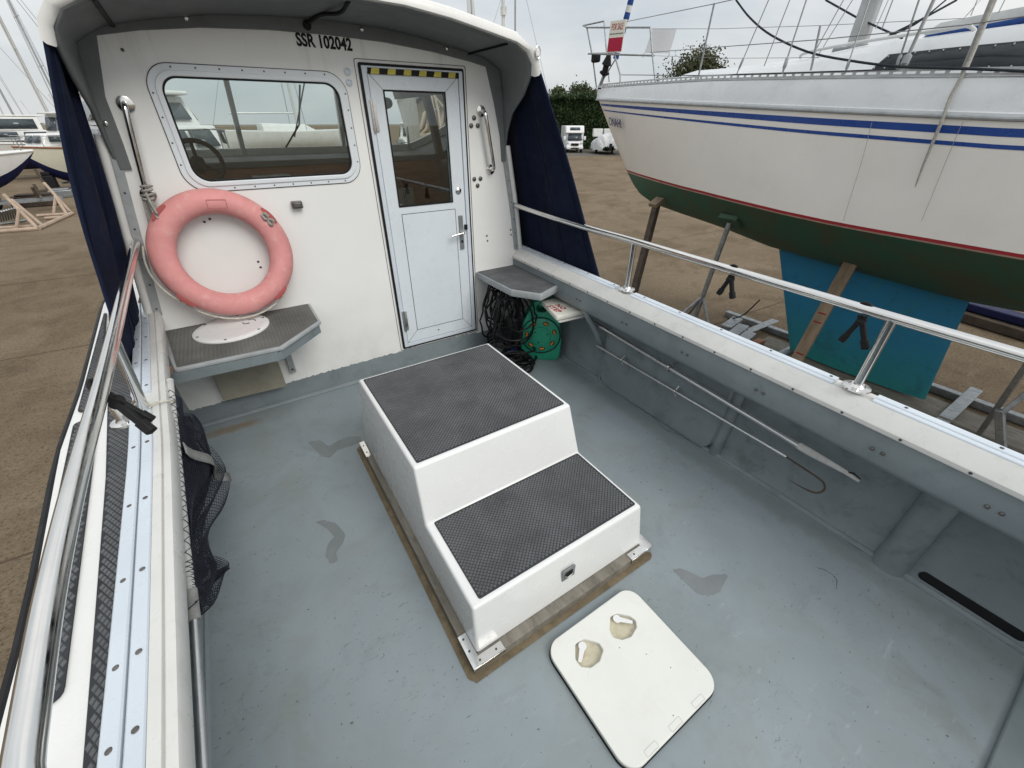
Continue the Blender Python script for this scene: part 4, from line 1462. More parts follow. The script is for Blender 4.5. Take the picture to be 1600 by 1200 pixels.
for k in range(5):
    d = V(R2.uniform(-.035, .035), R2.uniform(-.03, .03), R2.uniform(-.02, .03))
    MB().obox(pp_ + d, unit(V(R2.uniform(-1, 1), R2.uniform(-1, 1), .3)) * .022, unit(V(1, .3, -.2)) * .010, V(0, .2, .9) * .008).build('blue_plug', 'blue_plug', cp, bevel=.003)

# ------------------------------------------------------------------ NO STEP board
z0 = .565
qs = [V(*PZ(u, v, z0)) for u, v in ((846, 470), (889, 466), (921, 486), (870, 495))]
ns = thing('no_step_board', tuple(qs[3] - V(0, 0, .03)), 'white flap with red NO STEP lettering beside the starboard coaming', 'board')
o_ = qs[0]
plate('board', [rpoly([(q[0], q[1]) for q in (qs[0], qs[3], qs[2] + V(.10, .02, 0), qs[1] + V(.10, .06, 0))], .02, 4)], .034, 'sign_white', ns, XY(z0 - .017), .007)
plate('backing_board', [rpoly([(q[0] + .015, q[1] - .012) for q in (qs[0], qs[3], qs[2] + V(.10, .02, 0), qs[1] + V(.10, .06, 0))], .02, 4)], .012, 'cap_white', ns, XY(z0 - .045), .003)
mid = (qs[0] + qs[3]) / 2
tdir = unit(V(*PZ(877, 487, z0)) - V(*PZ(858, 476, z0)))
ndir = V(-tdir[1], tdir[0], 0)
if (V(*PZ(880, 478, z0)) - V(*PZ(866, 482, z0))) @ ndir < 0: ndir = -ndir
text('lettering', 'STEP', .062, 'letter_red', ns, frame4(V(*PZ(866, 482.5, z0 + .001)), tdir, V(-tdir[1], tdir[0], 0)), sx=1.0, bold=.002, th=.0005, space=1.15)
text('lettering', 'NO', .062, 'letter_red', ns, frame4(V(*PZ(876, 479.5, z0 + .001)), tdir, V(-tdir[1], tdir[0], 0)), sx=1.0, bold=.002, th=.0005, space=1.15)

# ------------------------------------------------------------------ poles clipped along the starboard side
bh = thing('boat_hook_pole', PX(1245, 695, 2.05), 'thick grey alloy pole with tapered tip lashed along the starboard side', 'pole')
a0, a1, a2, a3 = V(*PX(905, 490, 2.05)), V(*PX(1250, 698, 2.05)), V(*PX(1320, 737, 2.05)), V(*PX(1343, 752, 2.05))
MB().tube([a0, a1], .0155, 14).build('shaft', 'alloy_tube', bh)
MB().tube([a1 + (a1 - a0) * -.005, a1 + (a2 - a1) * .2, a2, a3], [.018, .019, .011, .007], 14).build('tip', 'pole_white', bh)
mb = MB().tube([a2, a2 + V(0, -.03, .015), a3 + V(0, 0, .012)], [.003, .005, .003], 6)
mb.build('tip_cord', 'cable_black', bh)
for f in (.04, .52):
    p = a0 + (a1 - a0) * f
    MB().tube([p + V(.028 * math.cos(t), 0, .026 * math.sin(t) + .006) for t in np.linspace(0, 2 * PI, 15)[:-1]], .005, 8, closed=True).box(p[0] - .01, p[0] + .09, p[1] - .012, p[1] + .012, p[2] + .018, p[2] + .024).build('pole_clip', 'stainless', bh)
gf = thing('gaff', PX(1228, 713, 2.05), 'thin alloy gaff with rusty hook below the thick pole on the starboard side', 'gaff')
g0, g1 = V(*PX(933, 540, 2.05)), V(*PX(1212, 704, 2.05))
MB().tube([g0, g1], .0095, 12).build('shaft', 'alloy_tube', gf)
MB().tube([g1, V(*PX(1229, 714, 2.05))], [.0115, .010], 12).build('ferrule', 'alloy_tube', gf)
hk = [PX(u, v, 2.05) for u, v in ((1227, 713), (1255, 731), (1280, 748), (1288, 757), (1287, 766), (1275, 770), (1258, 764), (1234, 751))]
MB().tube(smoothpath(hk, 5), [.005] * 30 + [.004, .0035, .003, .0025, .002, .001], 8).build('hook', 'timber_dark', gf)
for f in (.19, .53):
    p = g0 + (g1 - g0) * f
    MB().tube([p + V(.016 * math.cos(t), 0, .015 * math.sin(t)) for t in np.linspace(0, 2 * PI, 13)[:-1]], .004, 8, closed=True).tube([p + V(0, 0, .012), p + V(.01, -.01, .045)], .005, 8).tube([p + V(0, 0, -.012), p + V(0, -.01, -.028)], .005, 8).box(p[0] + .01, p[0] + .07, p[1] - .006, p[1] + .006, p[2] - .005, p[2] + .005).build('gaff_clip', 'stainless', gf)

# ------------------------------------------------------------------ landing net on the port side
net = thing('landing_net', PX(300, 930, -.43), 'folded black landing net with alloy pole hung inside the port coaming', 'landing net')
XN = -.42
n0, n1, n2, n3, n4 = (V(*PX(u, v, XN)) for u, v in ((266, 598), (278, 720), (293, 880), (303, 960), (318, 1215)))
MB().tube(smoothpath([n0, n1, n2, n3], 6), .0125, 12).build('upper_pole', 'pole_white', net)
MB().tube([n3 + (n4 - n3) * -.02, n3 + (n4 - n3) * .06], .0145, 12).tube([n3, n4], .0125, 14).build('lower_pole', 'alloy_tube', net)
MB().lathe(n0, n0 - n1, [(.0128, 0), (.013, .015), (.008, .02)], 12).build('pole_cap', 'pole_white', net)
MB().tube([n2 + (n3 - n2) * .55, n3 + (n4 - n3) * .05], [.016, .0165], 12).build('tape_wrap', 'net_band', net)
MB().tube(smoothpath([PX(266, 575, -.47), PX(262, 590, -.46), n0], 4), .01, 8).build('net_arm', 'wood_varnish', net)
topn = smoothpath([n0 * .8 + n1 * .2, n1, n2, n3], 8)
lown = [V(*PX(u, v, XN)) for u, v in ((290, 655), (318, 690), (345, 742), (338, 790), (318, 862), (345, 884), (330, 908), (305, 955))]
lown = smoothpath(lown, 4)


def samp(L_, t):
    f = t * (len(L_) - 1)
    i = min(int(f), len(L_) - 2)
    return L_[i] * (1 - (f - i)) + L_[i + 1] * (f - i)


def netfn(ph, amp, xo):
    def fn(u, v):
        p = samp(topn, u) * (1 - v) + samp(lown, u) * v
        return p + V(xo + amp * math.sin(v * 9 + u * 14 + ph) * (.3 + v), .012 * math.sin(u * 40 + v * 6 + ph), -.03 * math.sin(PI * v) * math.sin(u * 9 + ph))
    return fn


for ph, amp, xo, nu, nv_ in ((0, .022, .012, 96, 40), (1.7, .030, -.01, 90, 38), (3.6, .03, -.03, 80, 34)):
    o = MB().grid(nu, nv_, netfn(ph, amp, xo)).build('net_mesh', 'net_black', net, fix=False)
    w = o.modifiers.new('wire', 'WIREFRAME')
    w.thickness = .0024
    w.use_even_offset = False
MB().grid(40, 14, netfn(2.4, .02, -.055)).build('net_fold', 'net_black', net)
bnd = [netfn(0, .022, .020)(.27 + .04 * v, v) for v in np.linspace(.02, .98, 12)]
MB().sweep(lambda i: [bnd[i] + V(.004, .024, .010), bnd[i] + V(.008, -.024, -.010)], range(12)).build('net_band', 'net_band', net, solid=.003)
# diamond netting drawn over the pole
mb = MB()
for hnd in (1, -1):
    for k in range(2):
        pts = []
        for t in np.linspace(.05, .93, 150):
            p = samp([n0, n1, n2, n3], t)
            a = hnd * t * 95 + k * PI
            pts.append(p + V(.0142 * math.cos(a), 0, .0142 * math.sin(a)))
        mb.tube(pts, .0012, 5)
mb.build('net_mesh', 'net_black', net)
# cord tying the net to the stanchion
tc_ = thing('tie_cord', tuple(pb), 'thin white cord tying the net pole to the port stanchion', 'cord')
mb = MB()
q = samp([n0, n1, n2], .16)
for dz in (0, .012):
    mb.tube(smoothpath([pb + V(-.02, 0, .03 + dz), pb + V(.015, -.022, .028 + dz), V(port_in(1.8) - .04, 1.83, .835 + dz * .5), V(port_in(1.8) + .01, 1.84, .828), q + V(.012, 0, .012), q + V(0, .015, -.012)], 5), .0035, 7)
mb.tube([pb + V(0, 0, .035) + V(.02 * math.cos(a), .02 * math.sin(a), .005 * math.sin(a)) for a in np.linspace(0, 2 * PI, 15)[:-1]], .004, 7, closed=True)
mb.build('strand', 'rope_white', tc_)


# ------------------------------------------------------------------ spring clamps on the rails
def clamp(label, at, axis, hang, spread, s=1.0, op=1.0):
    at, axis, hang, spread = V(*at), unit(axis), unit(hang), unit(spread)
    o = thing('spring_clamp', tuple(at), label, 'clamp', 'black spring clamps on the guard rails')
    r = .024
    ring = [at + r * (math.cos(a) * spread + math.sin(a) * hang) for a in np.linspace(rad(-215), rad(35), 16)]
    MB().tube(ring, .006, 8).build('jaw', 'black_plastic', o)
    piv = at + hang * .055 * s
    MB().tube([piv - axis * .014, piv + axis * .014], .016, 12).build('spring', 'black_plastic', o)
    for sg in (-1, 1):
        q1 = at + hang * .024 + spread * sg * .008
        q2 = piv + spread * sg * .006
        q3 = piv + hang * .10 * s + spread * sg * .045 * s * op
        MB().beam(q1, q2, .016, .014, tuple(axis)).beam(q2, q3, .018, .018, tuple(axis)).build('arm', 'black_plastic', o, bevel=.003)
        MB().beam(q2 * .35 + q3 * .65, q3 + (q3 - q2) * .03, .024, .024, tuple(axis)).build('grip', 'black_rubber', o, bevel=.004)


def rail_at(y): return V(interp(-y, [-p[1] for p in rs], [p[0] for p in rs]), y, interp(-y, [-p[1] for p in rs], [p[2] for p in rs]))


clamp('black spring clamp on the starboard rail nearer the wheelhouse', rail_at(1.09), (0, 1, 0), (0, 0, -1), (0, 1, 0), .85)
clamp('black spring clamp on the starboard rail beside the nearer stanchion', rail_at(.515), (0, 1, 0), (0, -.12, -1), (0, 1, 0), .95)
pc = V(*PZ(152, 607, 1.151))
hangd = unit(V(*PZ(222, 655, 1.06)) - pc)
clamp('black spring clamp on the port rail, lying toward the cord', tuple(pc), (0, 1, 0), tuple(hangd), (0, 1, .2), 1.0, .5)

# ================================================================== the yacht alongside
YC = 7.3
yacht = thing('sailing_yacht', (YC, 1.5, GZ), 'white sailing yacht with twin blue stripes, green bottom and blue fin keel', 'yacht')


def zs(y): return interp(y, [-3.4, 1.2, 2.7, 4.5, 7.89], [2.0, 2.075, 2.155, 2.25, 2.365])
def zr(y): return interp(y, [-3.4, 1.1, 2.6, 4.4, 7.89], [1.68, 1.765, 1.845, 1.95, 2.15])
def zw(y): return interp(y, [-3.4, .6, 2.2, 4.1, 6.81], [.80, .725, .750, .825, .874])
def zk(y): return interp(y, [-3.4, -2.5, -1, 1.0, 3.35, 4.25, 5.3, 6.0, 6.35, 6.58, 6.81, 7.35, 7.89, 7.95], [.70, .40, .02, -.10, .03, .165, .27, .36, .49, .65, .874, 1.50, 2.16, 2.30])
def hbs(y): return interp(y, [-3.4, -2, .5, 1.8, 2.8, 3.8, 4.6, 5.5, 6.3, 7.0, 7.6, 7.89, 7.95], [1.15, 1.40, 1.53, 1.53, 1.46, 1.31, 1.14, .89, .64, .39, .15, .02, .0])
def hbw(y): return interp(y, [-3.4, -2, .5, 1.8, 2.8, 3.8, 4.6, 5.5, 6.2, 6.6, 6.81], [.9, 1.27, 1.49, 1.50, 1.42, 1.22, .98, .62, .31, .11, .0])


def hb_at(y, z):
    k = zk(y)
    if z <= k: return 0.0
    if y >= 6.7:
        return hbs(y) * min(1, (z - k) / max(.02, zr(y) - k)) ** .8
    w = hbw(y)
    if z <= zw(y):
        return w * ((z - k) / (zw(y) - k)) ** .62
    t = min(1, (z - zw(y)) / (zr(y) - zw(y)))
    return w + (hbs(y) - w) * (t * .6 + .4 * math.sin(t * PI / 2))


YST = np.concatenate([np.linspace(-3.4, 5.5, 34), np.linspace(5.7, 7.945, 22)])


def hull_band(name, mats, lo, hi, nz, off=0.0, y1=9, y0=-9, parent=yacht, sides=(-1, 1)):
    for sd in sides:
        ys = [y for y in YST if y0 <= y <= y1]
        MB().sweep(lambda y: [(YC + sd * (hb_at(y, max(zk(y), lo(y)) + (max(hi(y), zk(y) + .001) - max(zk(y), lo(y))) * t) + off), y, max(zk(y), lo(y)) + (max(hi(y), zk(y) + .001) - max(zk(y), lo(y))) * t) for t in np.linspace(0, 1, nz)], ys).build(name, mats, parent, smooth=60)


def sk(y): return interp(y, [3.0, 7.9], [1.0, .55])


hull_band('hull_topside', 'yacht_hull', lambda y: zw(y) + .035, zr, 14)
hull_band('boot_line', 'yacht_red', lambda y: zw(y) + .006, lambda y: zw(y) + .036, 3, .001)
hull_band('boot_line_edge', 'yacht_pink_line', lambda y: zw(y) - .012, lambda y: zw(y) + .006, 2, .0005)
hull_band('hull_bottom', 'antifoul_green', lambda y: zk(y), lambda y: zw(y) - .011, 12, 0, 6.9)
hull_band('blue_stripe', 'yacht_stripe', lambda y: zr(y) - .062 - .062 * sk(y), lambda y: zr(y) - .062, 3, .003, 7.75)
hull_band('blue_stripe', 'yacht_stripe', lambda y: zr(y) - .182 - .033 * sk(y) + .045 * (1 - sk(y)), lambda y: zr(y) - .182 + .045 * (1 - sk(y)), 3, .003, 7.70)
for sd in (-1, 1):
    MB().sweep(lambda y: [(YC + sd * hbs(y), y, zr(y)), (YC + sd * (hbs(y) + .0), y, zr(y) + .04), (YC + sd * max(0, hbs(y) - .03), y, zr(y) + .05), (YC + sd * max(0, hbs(y) - .07), y, zs(y) - .03), (YC + sd * max(0, hbs(y) - .10), y, zs(y))], YST).build('deck_edge', 'yacht_deck', yacht, smooth=35)
    MB().tube([(YC + sd * (hbs(y) + .008), y, zr(y) + .004) for y in YST], .018, 8).build('rubbing_strake', 'shelf_edge', yacht)
    # perforated toe rail
    mb = MB()
    yr = np.linspace(-3.3, 7.80, 100)
    for k in range(99):
        def tp(y, dz): return V(YC + sd * max(.01, hbs(y) - .09), y, zs(y) + dz)
        y0, y1 = yr[k], yr[k + 1]
        mb.beam(tp(y0, .010), tp(y1, .010), .008, .022).beam(tp(y0, .050), tp(y1, .050), .008, .020)
        ym = y0 + (y1 - y0) * .30
        mb.beam(tp(y0, .030), tp(ym, .030), .008, .022)
    mb.build('toe_rail', 'toe_rail', yacht, smooth=0)
MB().sweep(lambda y: [(YC + t * max(.005, hbs(y) - .08), y, zs(y) - .005 + .05 * (1 - t * t)) for t in np.linspace(-1, 1, 9)], YST).build('deck', 'yacht_deck', yacht)
MB().sweep(lambda z: [(YC - hb_at(-3.4, z), -3.4, z), (YC + hb_at(-3.4, z), -3.4, z)], np.linspace(.75, 1.7, 6)).build('transom', 'yacht_hull', yacht)
# fin keel
kt = [(3.36, .06), (.98, -.05)]
kb = [(2.62, -1.47), (.80, -1.47)]
mb = MB()
rows = []
for t in np.linspace(0, 1, 8):
    yf = kt[0][0] + (kb[0][0] - kt[0][0]) * t
    ya = kt[1][0] + (kb[1][0] - kt[1][0]) * t
    z = .10 - 1.57 * t
    r = []
    for s_ in np.linspace(0, 2 * PI, 33)[:-1]:
        c_ = (1 - math.cos(s_)) / 2
        th = .13 * (math.sin(s_)) * (1 - .35 * c_)
        r.append((YC + th, yf + (ya - yf) * c_, z))
    rows.append(r)
mb.sweep(lambda i: rows[i], range(8), closed=True)
mb.build('fin_keel', 'antifoul_blue', yacht, smooth=50)
# name on the bow
p0 = V(*PX(953, 182, 6.9))


def on_hull(y, z, o=.006): return V(YC - hb_at(y, z) - o, y, z)


yn, zn = 6.98, zr(6.98) - .36
a_ = unit(on_hull(yn - .30, zn - .022) - on_hull(yn + .22, zn + .016))
b_ = unit(on_hull(yn, zn + .05) - on_hull(yn, zn - .05))
text('name_lettering', 'ONAHI', .21, 'letter_navy', yacht, frame4(on_hull(yn, zn, .065), a_, unit(b_ - a_ * (a_ @ b_))), sx=.95, bold=.002, th=.001)
# coachroof, drawn from its upper edge
XR = YC - .72
te = [V(*PX(u, v, XR)) for u, v in ((1052, 117), (1120, 113), (1250, 95), (1337, 76), (1425, 63), (1510, 51), (1600, 39), (1690, 28))]
ys_t, zs_t = [p[1] for p in te], [p[2] for p in te]
ty = np.linspace(min(ys_t) - 1.2, max(ys_t) + .5, 30)


def ct(y): return max(zs(y) + .03, float(np.interp(y, ys_t[::-1], zs_t[::-1])) if y <= max(ys_t) else zs(y) + .03)


def croof(y):
    h = ct(y)
    d = zs(y) + .0
    w = min(1, hbs(y) / 1.1)
    return [(YC - .92 * w, y, d), (YC - .80 * w, y, d + (h - d) * .72), (YC - .72 * w, y, h), (YC - .35 * w, y, h + .07), (YC, y, h + .09), (YC + .35 * w, y, h + .07), (YC + .72 * w, y, h), (YC + .80 * w, y, d + (h - d) * .72), (YC + .92 * w, y, d)]


MB().sweep(croof, ty).build('coachroof', 'yacht_deck', yacht, smooth=35)
wq = [PX(u, v, YC - .875) for u, v in ((1363, 108), (1390, 85), (1500, 73), (1620, 62), (1620, 104), (1500, 105))]
mb = MB().poly(wq)
mb.build('cabin_window', 'yacht_window', yacht, solid=.03)
dots('window_stud', [V(*PX(u, v, YC - .893)) for u, v in ((1388, 88), (1430, 82), (1452, 80), (1474, 78), (1500, 76), (1522, 74), (1555, 71), (1585, 68), (1366, 106), (1382, 106), (1420, 105), (1545, 104), (1580, 103))], .007, 'toe_rail', yacht, (-1, 0, 0), .004)
mb = MB()
hd_ = [V(*PX(u, v, YC - .55)) for u, v in ((1441, 60), (1450, 55), (1520, 42), (1600, 27), (1680, 14))]
hd2_ = [V(*PX(u, v, YC - .55)) for u, v in ((1441, 62), (1450, 61), (1520, 51), (1600, 39), (1680, 27))]
mb.sweep(lambda i: [hd_[i], hd2_[i]], range(5))
mb.build('sliding_hatch_cover', 'sail_blue', yacht, solid=.04)
gh = [V(*PX(u, v, YC - .25)) for u, v in ((1445, 53), (1470, 37), (1520, 27), (1600, 12), (1700, -4))]
gh2 = [V(*PX(u, v, YC - .25)) for u, v in ((1445, 60), (1470, 58), (1520, 46), (1600, 30), (1700, 16))]
MB().sweep(lambda i: [gh[i] + V(.5, 0, 0), gh[i], gh2[i]], range(5)).build('spray_hood', 'sail_white', yacht, smooth=60, solid=.02)
# mast and standing rigging
mbp = V(*PX(1336, 78, YC))
MB().sweep(lambda z: [(mbp[0] + .075 * math.cos(t), mbp[1] + .115 * math.sin(t), z) for t in np.linspace(0, 2 * PI, 17)[:-1]], [mbp[2] - .3, mbp[2] + 3, mbp[2] + 10.5], closed=True).build('mast', 'mast_alloy', yacht, smooth=60)
MB().box(mbp[0] - .17, mbp[0] + .17, mbp[1] - .2, mbp[1] + .2, mbp[2] - .12, mbp[2] + .03).build('mast_step', 'galvanised', yacht, bevel=.02)
masthead = V(mbp[0], mbp[1], mbp[2] + 10.4)


def wire(name, pts, r=.005, mats='wire', n=6, px=None):
    MB().tube(pts, r, n).build(name, mats, yacht)


def shroud(u0, v0, u1, v1, x, r=.006, dx=.0, ext=2.6, mats='wire', name='shroud'):
    a, b = V(*PX(u0, v0, x)), V(*PX(u1, v1, x + dx))
    wire(name, [a, b, a + (b - a) * ext], r, mats)
    return a, b


for (u0, v0, u1, v1, r) in ((1151, 116, 1201, 0, .006), (1194, 103, 1234, 0, .006), (1222, 116, 1260, 0, .009), (1320, 116, 1352, 20, .007), (1399, 112, 1436, 0, .009), (1408, 111, 1459, 0, .016), (1268, 90, 1318, 0, .006), (1276, 90, 1332, 0, .005), (1505, 105, 1548, 0, .010), (1512, 105, 1556, 0, .010), (1560, 20, 1570, 0, .004), (1378, 45, 1395, 0, .006), (1368, 45, 1388, 0, .005), (1505, 30, 1532, 0, .004), (1517, 24, 1527, 0, .004)):
    a, b = shroud(u0, v0, u1, v1, YC - 1.38 if v0 > 95 else YC - .6, r, .12)
    if v0 > 110:
        MB().tube([a + (b - a) * .0, a + (b - a) * .07, a + (b - a) * .10, a + (b - a) * .22, a + (b - a) * .25], [r, r * 1.2, r * 2.2, r * 2.2, r], 8).build('turnbuckle', 'galvanised', yacht)
for (p, q, x, r) in (((1258, 92), (1289, 80), YC - .7, .014),):
    pass
wire('grab_rail', smoothpath([PX(1250, 92, YC - .66), PX(1258, 83, YC - .66), PX(1330, 68, YC - .66), PX(1500, 42, YC - .66), PX(1513, 41, YC - .66), PX(1522, 46, YC - .66), PX(1524, 53, YC - .66)], 5), .016, 'sail_white', 8)
# halyards, black mooring line, rope hung over the side
wire('black_line', smoothpath([PX(1150, 0, YC - .9), PX(1172, 28, YC - .95), PX(1205, 55, YC - 1.05), PX(1262, 81, YC - 1.2), PX(1330, 95, YC - 1.35), PX(1405, 104, YC - 1.45), PX(1500, 107, YC - 1.50), PX(1640, 113, YC - 1.5)], 5), .011, 'rope_dark', 8)
wire('halyard', [PX(1290, 0, YC), PX(1338, 27, YC), PX(1410, 60, YC - .2)], .010, 'rope_dark', 8)
wire('halyard', smoothpath([PX(1390, 55, YC - .3), PX(1440, 30, YC - .2), PX(1495, 0, YC)], 4), .011, 'rope_dark', 8)
wire('halyard', smoothpath([PX(1380, 60, YC - .3), PX(1430, 38, YC - .2), PX(1478, 0, YC)], 4), .008, 'rope_dark', 8)
hx = lambda u, v, o: PX(u, v, YC - 1.53 - o)
wire('hanging_rope', smoothpath([PX(1552, 0, YC - 1.35), PX(1512, 100, YC - 1.45), hx(1486, 150, .0), hx(1472, 188, .06), hx(1455, 228, .06), hx(1441, 262, .06), hx(1430, 292, .05)], 5), [.014] * 18 + [.013, .013, .013, .012, .012, .011, .011, .010, .009, .009, .008, .007, .004], 'rope_grey', 8)
for pts in (((1362, 192), (1347, 250), (1322, 330), (1318, 345)), ((1505, 190), (1488, 228), (1440, 345))):
    wire('weather_streak', smoothpath([PX(u, v, YC - 1.55) for u, v in pts], 4), .0022, 'rope_grey', 5)
# lifelines and stanchions
LX = YC - 1.38


def lp(u, v, x): return V(*PX(u, v, x))


for u0, v0, u1, v1, x in ((1090, 126, 1116, 5, YC - .98), (1267, 110, 1282, 40, YC - 1.30)):
    wire('lifeline_stanchion', [lp(u0, v0, x), lp(u1, v1, x)], .012, 'galvanised', 8)
wire('lifeline', [lp(968, 36, YC - .2), lp(1116, 6, YC - .98), lp(1160, -4, YC - 1.1)], .005)
wire('lifeline', [lp(1016, 82, YC - .35), lp(1102, 75, YC - .98), lp(1280, 62, YC - 1.3), lp(1500, 40, YC - 1.4), lp(1640, 20, YC - 1.4)], .005)
wire('lifeline', [lp(1018, 45, YC - .35), lp(1120, 45, YC + .5), lp(1280, 40, YC + .9), lp(1640, 22, YC + 1.2)], .004)
wire('lifeline', [lp(1022, 87, YC - .35), lp(1140, 91, YC - 1.0), lp(1280, 90, YC - 1.3)], .003)
wire('jackline', [lp(970, 117, YC - .2), lp(1092, 118, YC - 1.0), lp(1240, 114, YC - 1.38), lp(1400, 108, YC - 1.45)], .006, 'rope_dark')
# pulpit
XP, XF = YC - .22, YC + .25
tubes = [[lp(917, 43, XP), lp(1016, 43, YC - .38)], [lp(911, 40, YC), lp(944, 33, XF)], [lp(911, 40, YC), lp(917, 43, XP)], [lp(919, 84, XP), lp(1022, 87, YC - .40)], [lp(919, 84, XP), lp(960, 82, XF)],
         [lp(917, 43, XP), lp(926, 90, YC - .12), lp(932, 137, YC - .05)], [lp(960, 85, XP), lp(969, 117, YC - .25), lp(969, 130, YC - .27)], [lp(1016, 43, YC - .38), lp(1020, 90, YC - .42), lp(1024, 128, YC - .44)], [lp(944, 33, XF), lp(948, 84, XF), lp(952, 128, XF)]]
for t_ in tubes:
    wire('pulpit_tube', t_, .014, 'galvanised', 8)
# furled headsail on the forestay with its drum
f0, f1 = lp(962, 92, YC), lp(986, 0, YC)
mb1, mb2 = MB(), MB()
fe = f0 + (f1 - f0) * 3.0
for k in range(26):
    a, b = f0 + (fe - f0) * (k / 26), f0 + (fe - f0) * ((k + 1) / 26)
    (mb1 if k % 2 else mb2).tube([a, b + (b - a) * .25], [.055, .05], 10)
mb1.build('furled_sail', 'sail_white', yacht)
mb2.build('furled_sail', 'sail_blue', yacht)
wire('forestay', [lp(938, 132, YC), lp(962, 92, YC)], .012, 'galvanised')
dr = lp(947, 104, YC)
MB().lathe(dr, f1 - f0, [(.03, -.16), (.10, -.12), (.10, -.09), (.06, -.07), (.06, .01), (.10, .03), (.09, .05), (.03, .22)], 20).build('furling_drum', 'black_plastic', yacht)
d2_ = lp(931, 91, YC - .1)
MB().box(d2_[0] - .06, d2_[0] + .06, d2_[1] - .09, d2_[1] + .09, d2_[2] - .07, d2_[2] + .07).build('navigation_light', 'black_plastic', yacht, bevel=.03)
MB().beam(lp(938, 133, YC), lp(943, 120, YC), .05, .04).build('stem_fitting', 'galvanised', yacht)
# for sale board
sg = thing('for_sale_sign', tuple(lp(960, 82, YC - .52)), 'white and red for sale board tied to the yacht pulpit', 'sign')
sq = [lp(944.7, 37.8, YC - .52), lp(968.8, 35.5, YC - .52), lp(971.2, 81.2, YC - .52), lp(948.1, 82.5, YC - .52)]
ax_, bx_ = unit(sq[2] - sq[3]), unit(sq[0] - sq[3])
wS, hS = np.linalg.norm(sq[2] - sq[3]), np.linalg.norm(sq[0] - sq[3])
bx_ = unit(bx_ - ax_ * (ax_ @ bx_))
FM = frame4(sq[3], ax_, bx_)
FMn = np.cross(ax_, bx_)
plate('board', [[(0, 0), (wS, 0), (wS, hS), (0, hS)]], .008, 'sign_white', sg, FM)
fo = sq[3] + FMn * .006
plate('red_panel', [[(.012, .012), (wS - .012, .012), (wS - .012, hS * .47), (.012, hS * .47)]], .002, 'sign_red', sg, frame4(fo, ax_, bx_))
text('lettering', 'FOR SALE', .13, 'letter_red', sg, frame4(fo + ax_ * wS / 2 + bx_ * hS * .80, ax_, bx_), sx=wS / .74, bold=.0005)
for k in range(9):
    plate('small_print', [[(.06 * wS + k * wS * .1, hS * .575), (.06 * wS + k * wS * .1 + wS * .07, hS * .575), (.06 * wS + k * wS * .1 + wS * .07, hS * .61), (.06 * wS + k * wS * .1, hS * .61)]], .002, 'screw_grey', sg, frame4(fo, ax_, bx_))
bn = thing('pale_banner', tuple(lp(1030, 84, YC + .2)), 'pale translucent banner hung from the yacht lifeline behind the pulpit', 'banner')
bq = [lp(1019.7, 45.4, YC + .2), lp(1057.5, 45.4, YC + .3), lp(1046.5, 83.9, YC + .3), lp(1007, 82.5, YC + .2)]
MB().grid(8, 8, lambda u, v: (bq[0] * (1 - u) + bq[1] * u) * (1 - v) + (bq[3] * (1 - u) + bq[2] * u) * v + V(.02 * math.sin(6 * u), 0, 0)).build('cloth', 'banner_thin', bn)
MB().tube([bq[3], lp(1004, 90, YC + .2)], .006, 6).build('tie', 'rope_grey', bn)
MB().tube([bq[2], lp(1042, 92, YC + .3)], .006, 6).build('tie', 'rope_grey', bn)

# ------------------------------------------------------------------ props and cradle under the yacht
def prop(name, top, bot, w, h, mats, label, cat, **kw):
    o = thing(name, tuple(bot), label, cat)
    MB().beam(bot, top, w, h, (0, 1, 0)).build('post', mats, o, bevel=.006)
    return o


t1 = lp(1027, 316, 6.78)
wp = prop('timber_prop', t1, V(*PZ(975, 517, GZ)), .11, .11, 'timber_dark', 'dark timber post propping the yacht bow', 'prop')
MB().obox(t1 + V(-.02, 0, 0), V(.10, 0, .05), V(0, .09, 0), V(-.02, 0, .03)).build('pad', 'timber_brown', wp)
t2 = lp(1140, 348, 6.38)
b2 = V(*PZ(1073, 532, GZ))
jk = thing('jack_stand', tuple(b2), 'grey steel jack stand with square pad under the yacht near its bow', 'jack stand')
MB().tube([b2, t2], .038, 12).build('tube', 'galvanised', jk)
MB().tube([b2 + (t2 - b2) * .80, t2], .025, 12).build('screw', 'galvanised', jk)
MB().obox(t2 + V(.02, 0, .02), V(.02, 0, .03), V(0, .15, 0), unit(V(.08, 0, -.06)) * .13).build('pad', 'antifoul_green', jk, bevel=.008)
for dx, dy in ((-.5, .35), (.35, .45), (-.1, -.6)):
    MB().tube([b2 + V(dx, dy, .03), b2 + (t2 - b2) * .42], .024, 8).build('leg', 'galvanised', jk)
t3 = lp(1330, 410, 6.62)
b3 = V(*PZ(1225, 598, GZ))
pk = thing('plank_prop', tuple(b3), 'pale timber plank with red marks leaning against the blue keel', 'prop')
MB().beam(b3, t3, .045, .16, (0, 1, 0)).build('plank', 'timber_brown', pk, bevel=.006)
MB().obox(t3 + V(.02, 0, .03), V(.03, 0, .03), V(0, .10, 0), V(.08, 0, -.06)).build('wedge', 'boat_wood', pk)
for f in (.28, .55, .62):
    p = b3 + (t3 - b3) * f
    d = unit(t3 - b3)
    MB().obox(p + V(-.026, 0, -.006), d * .008, V(0, .05, 0), V(.002, 0, 0)).build('red_mark', 'yacht_red', pk)
cr = thing('yacht_cradle', (7.2, 1.5, GZ), 'grey steel cradle and timber baulks carrying the yacht keel', 'cradle')
for (x, w) in ((6.75, .12), (7.95, .12)):
    MB().box(x - w / 2, x + w / 2, -2.5, 4.2, GZ + .005, GZ + .11).build('rail', 'galvanised', cr, bevel=.01)
for y in (3.4, 2.6, .5, -1.2):
    MB().box(6.4, 8.3, y - .07, y + .07, GZ + .10 + .002, GZ + .125).build('cross_beam', 'galvanised', cr, bevel=.01)
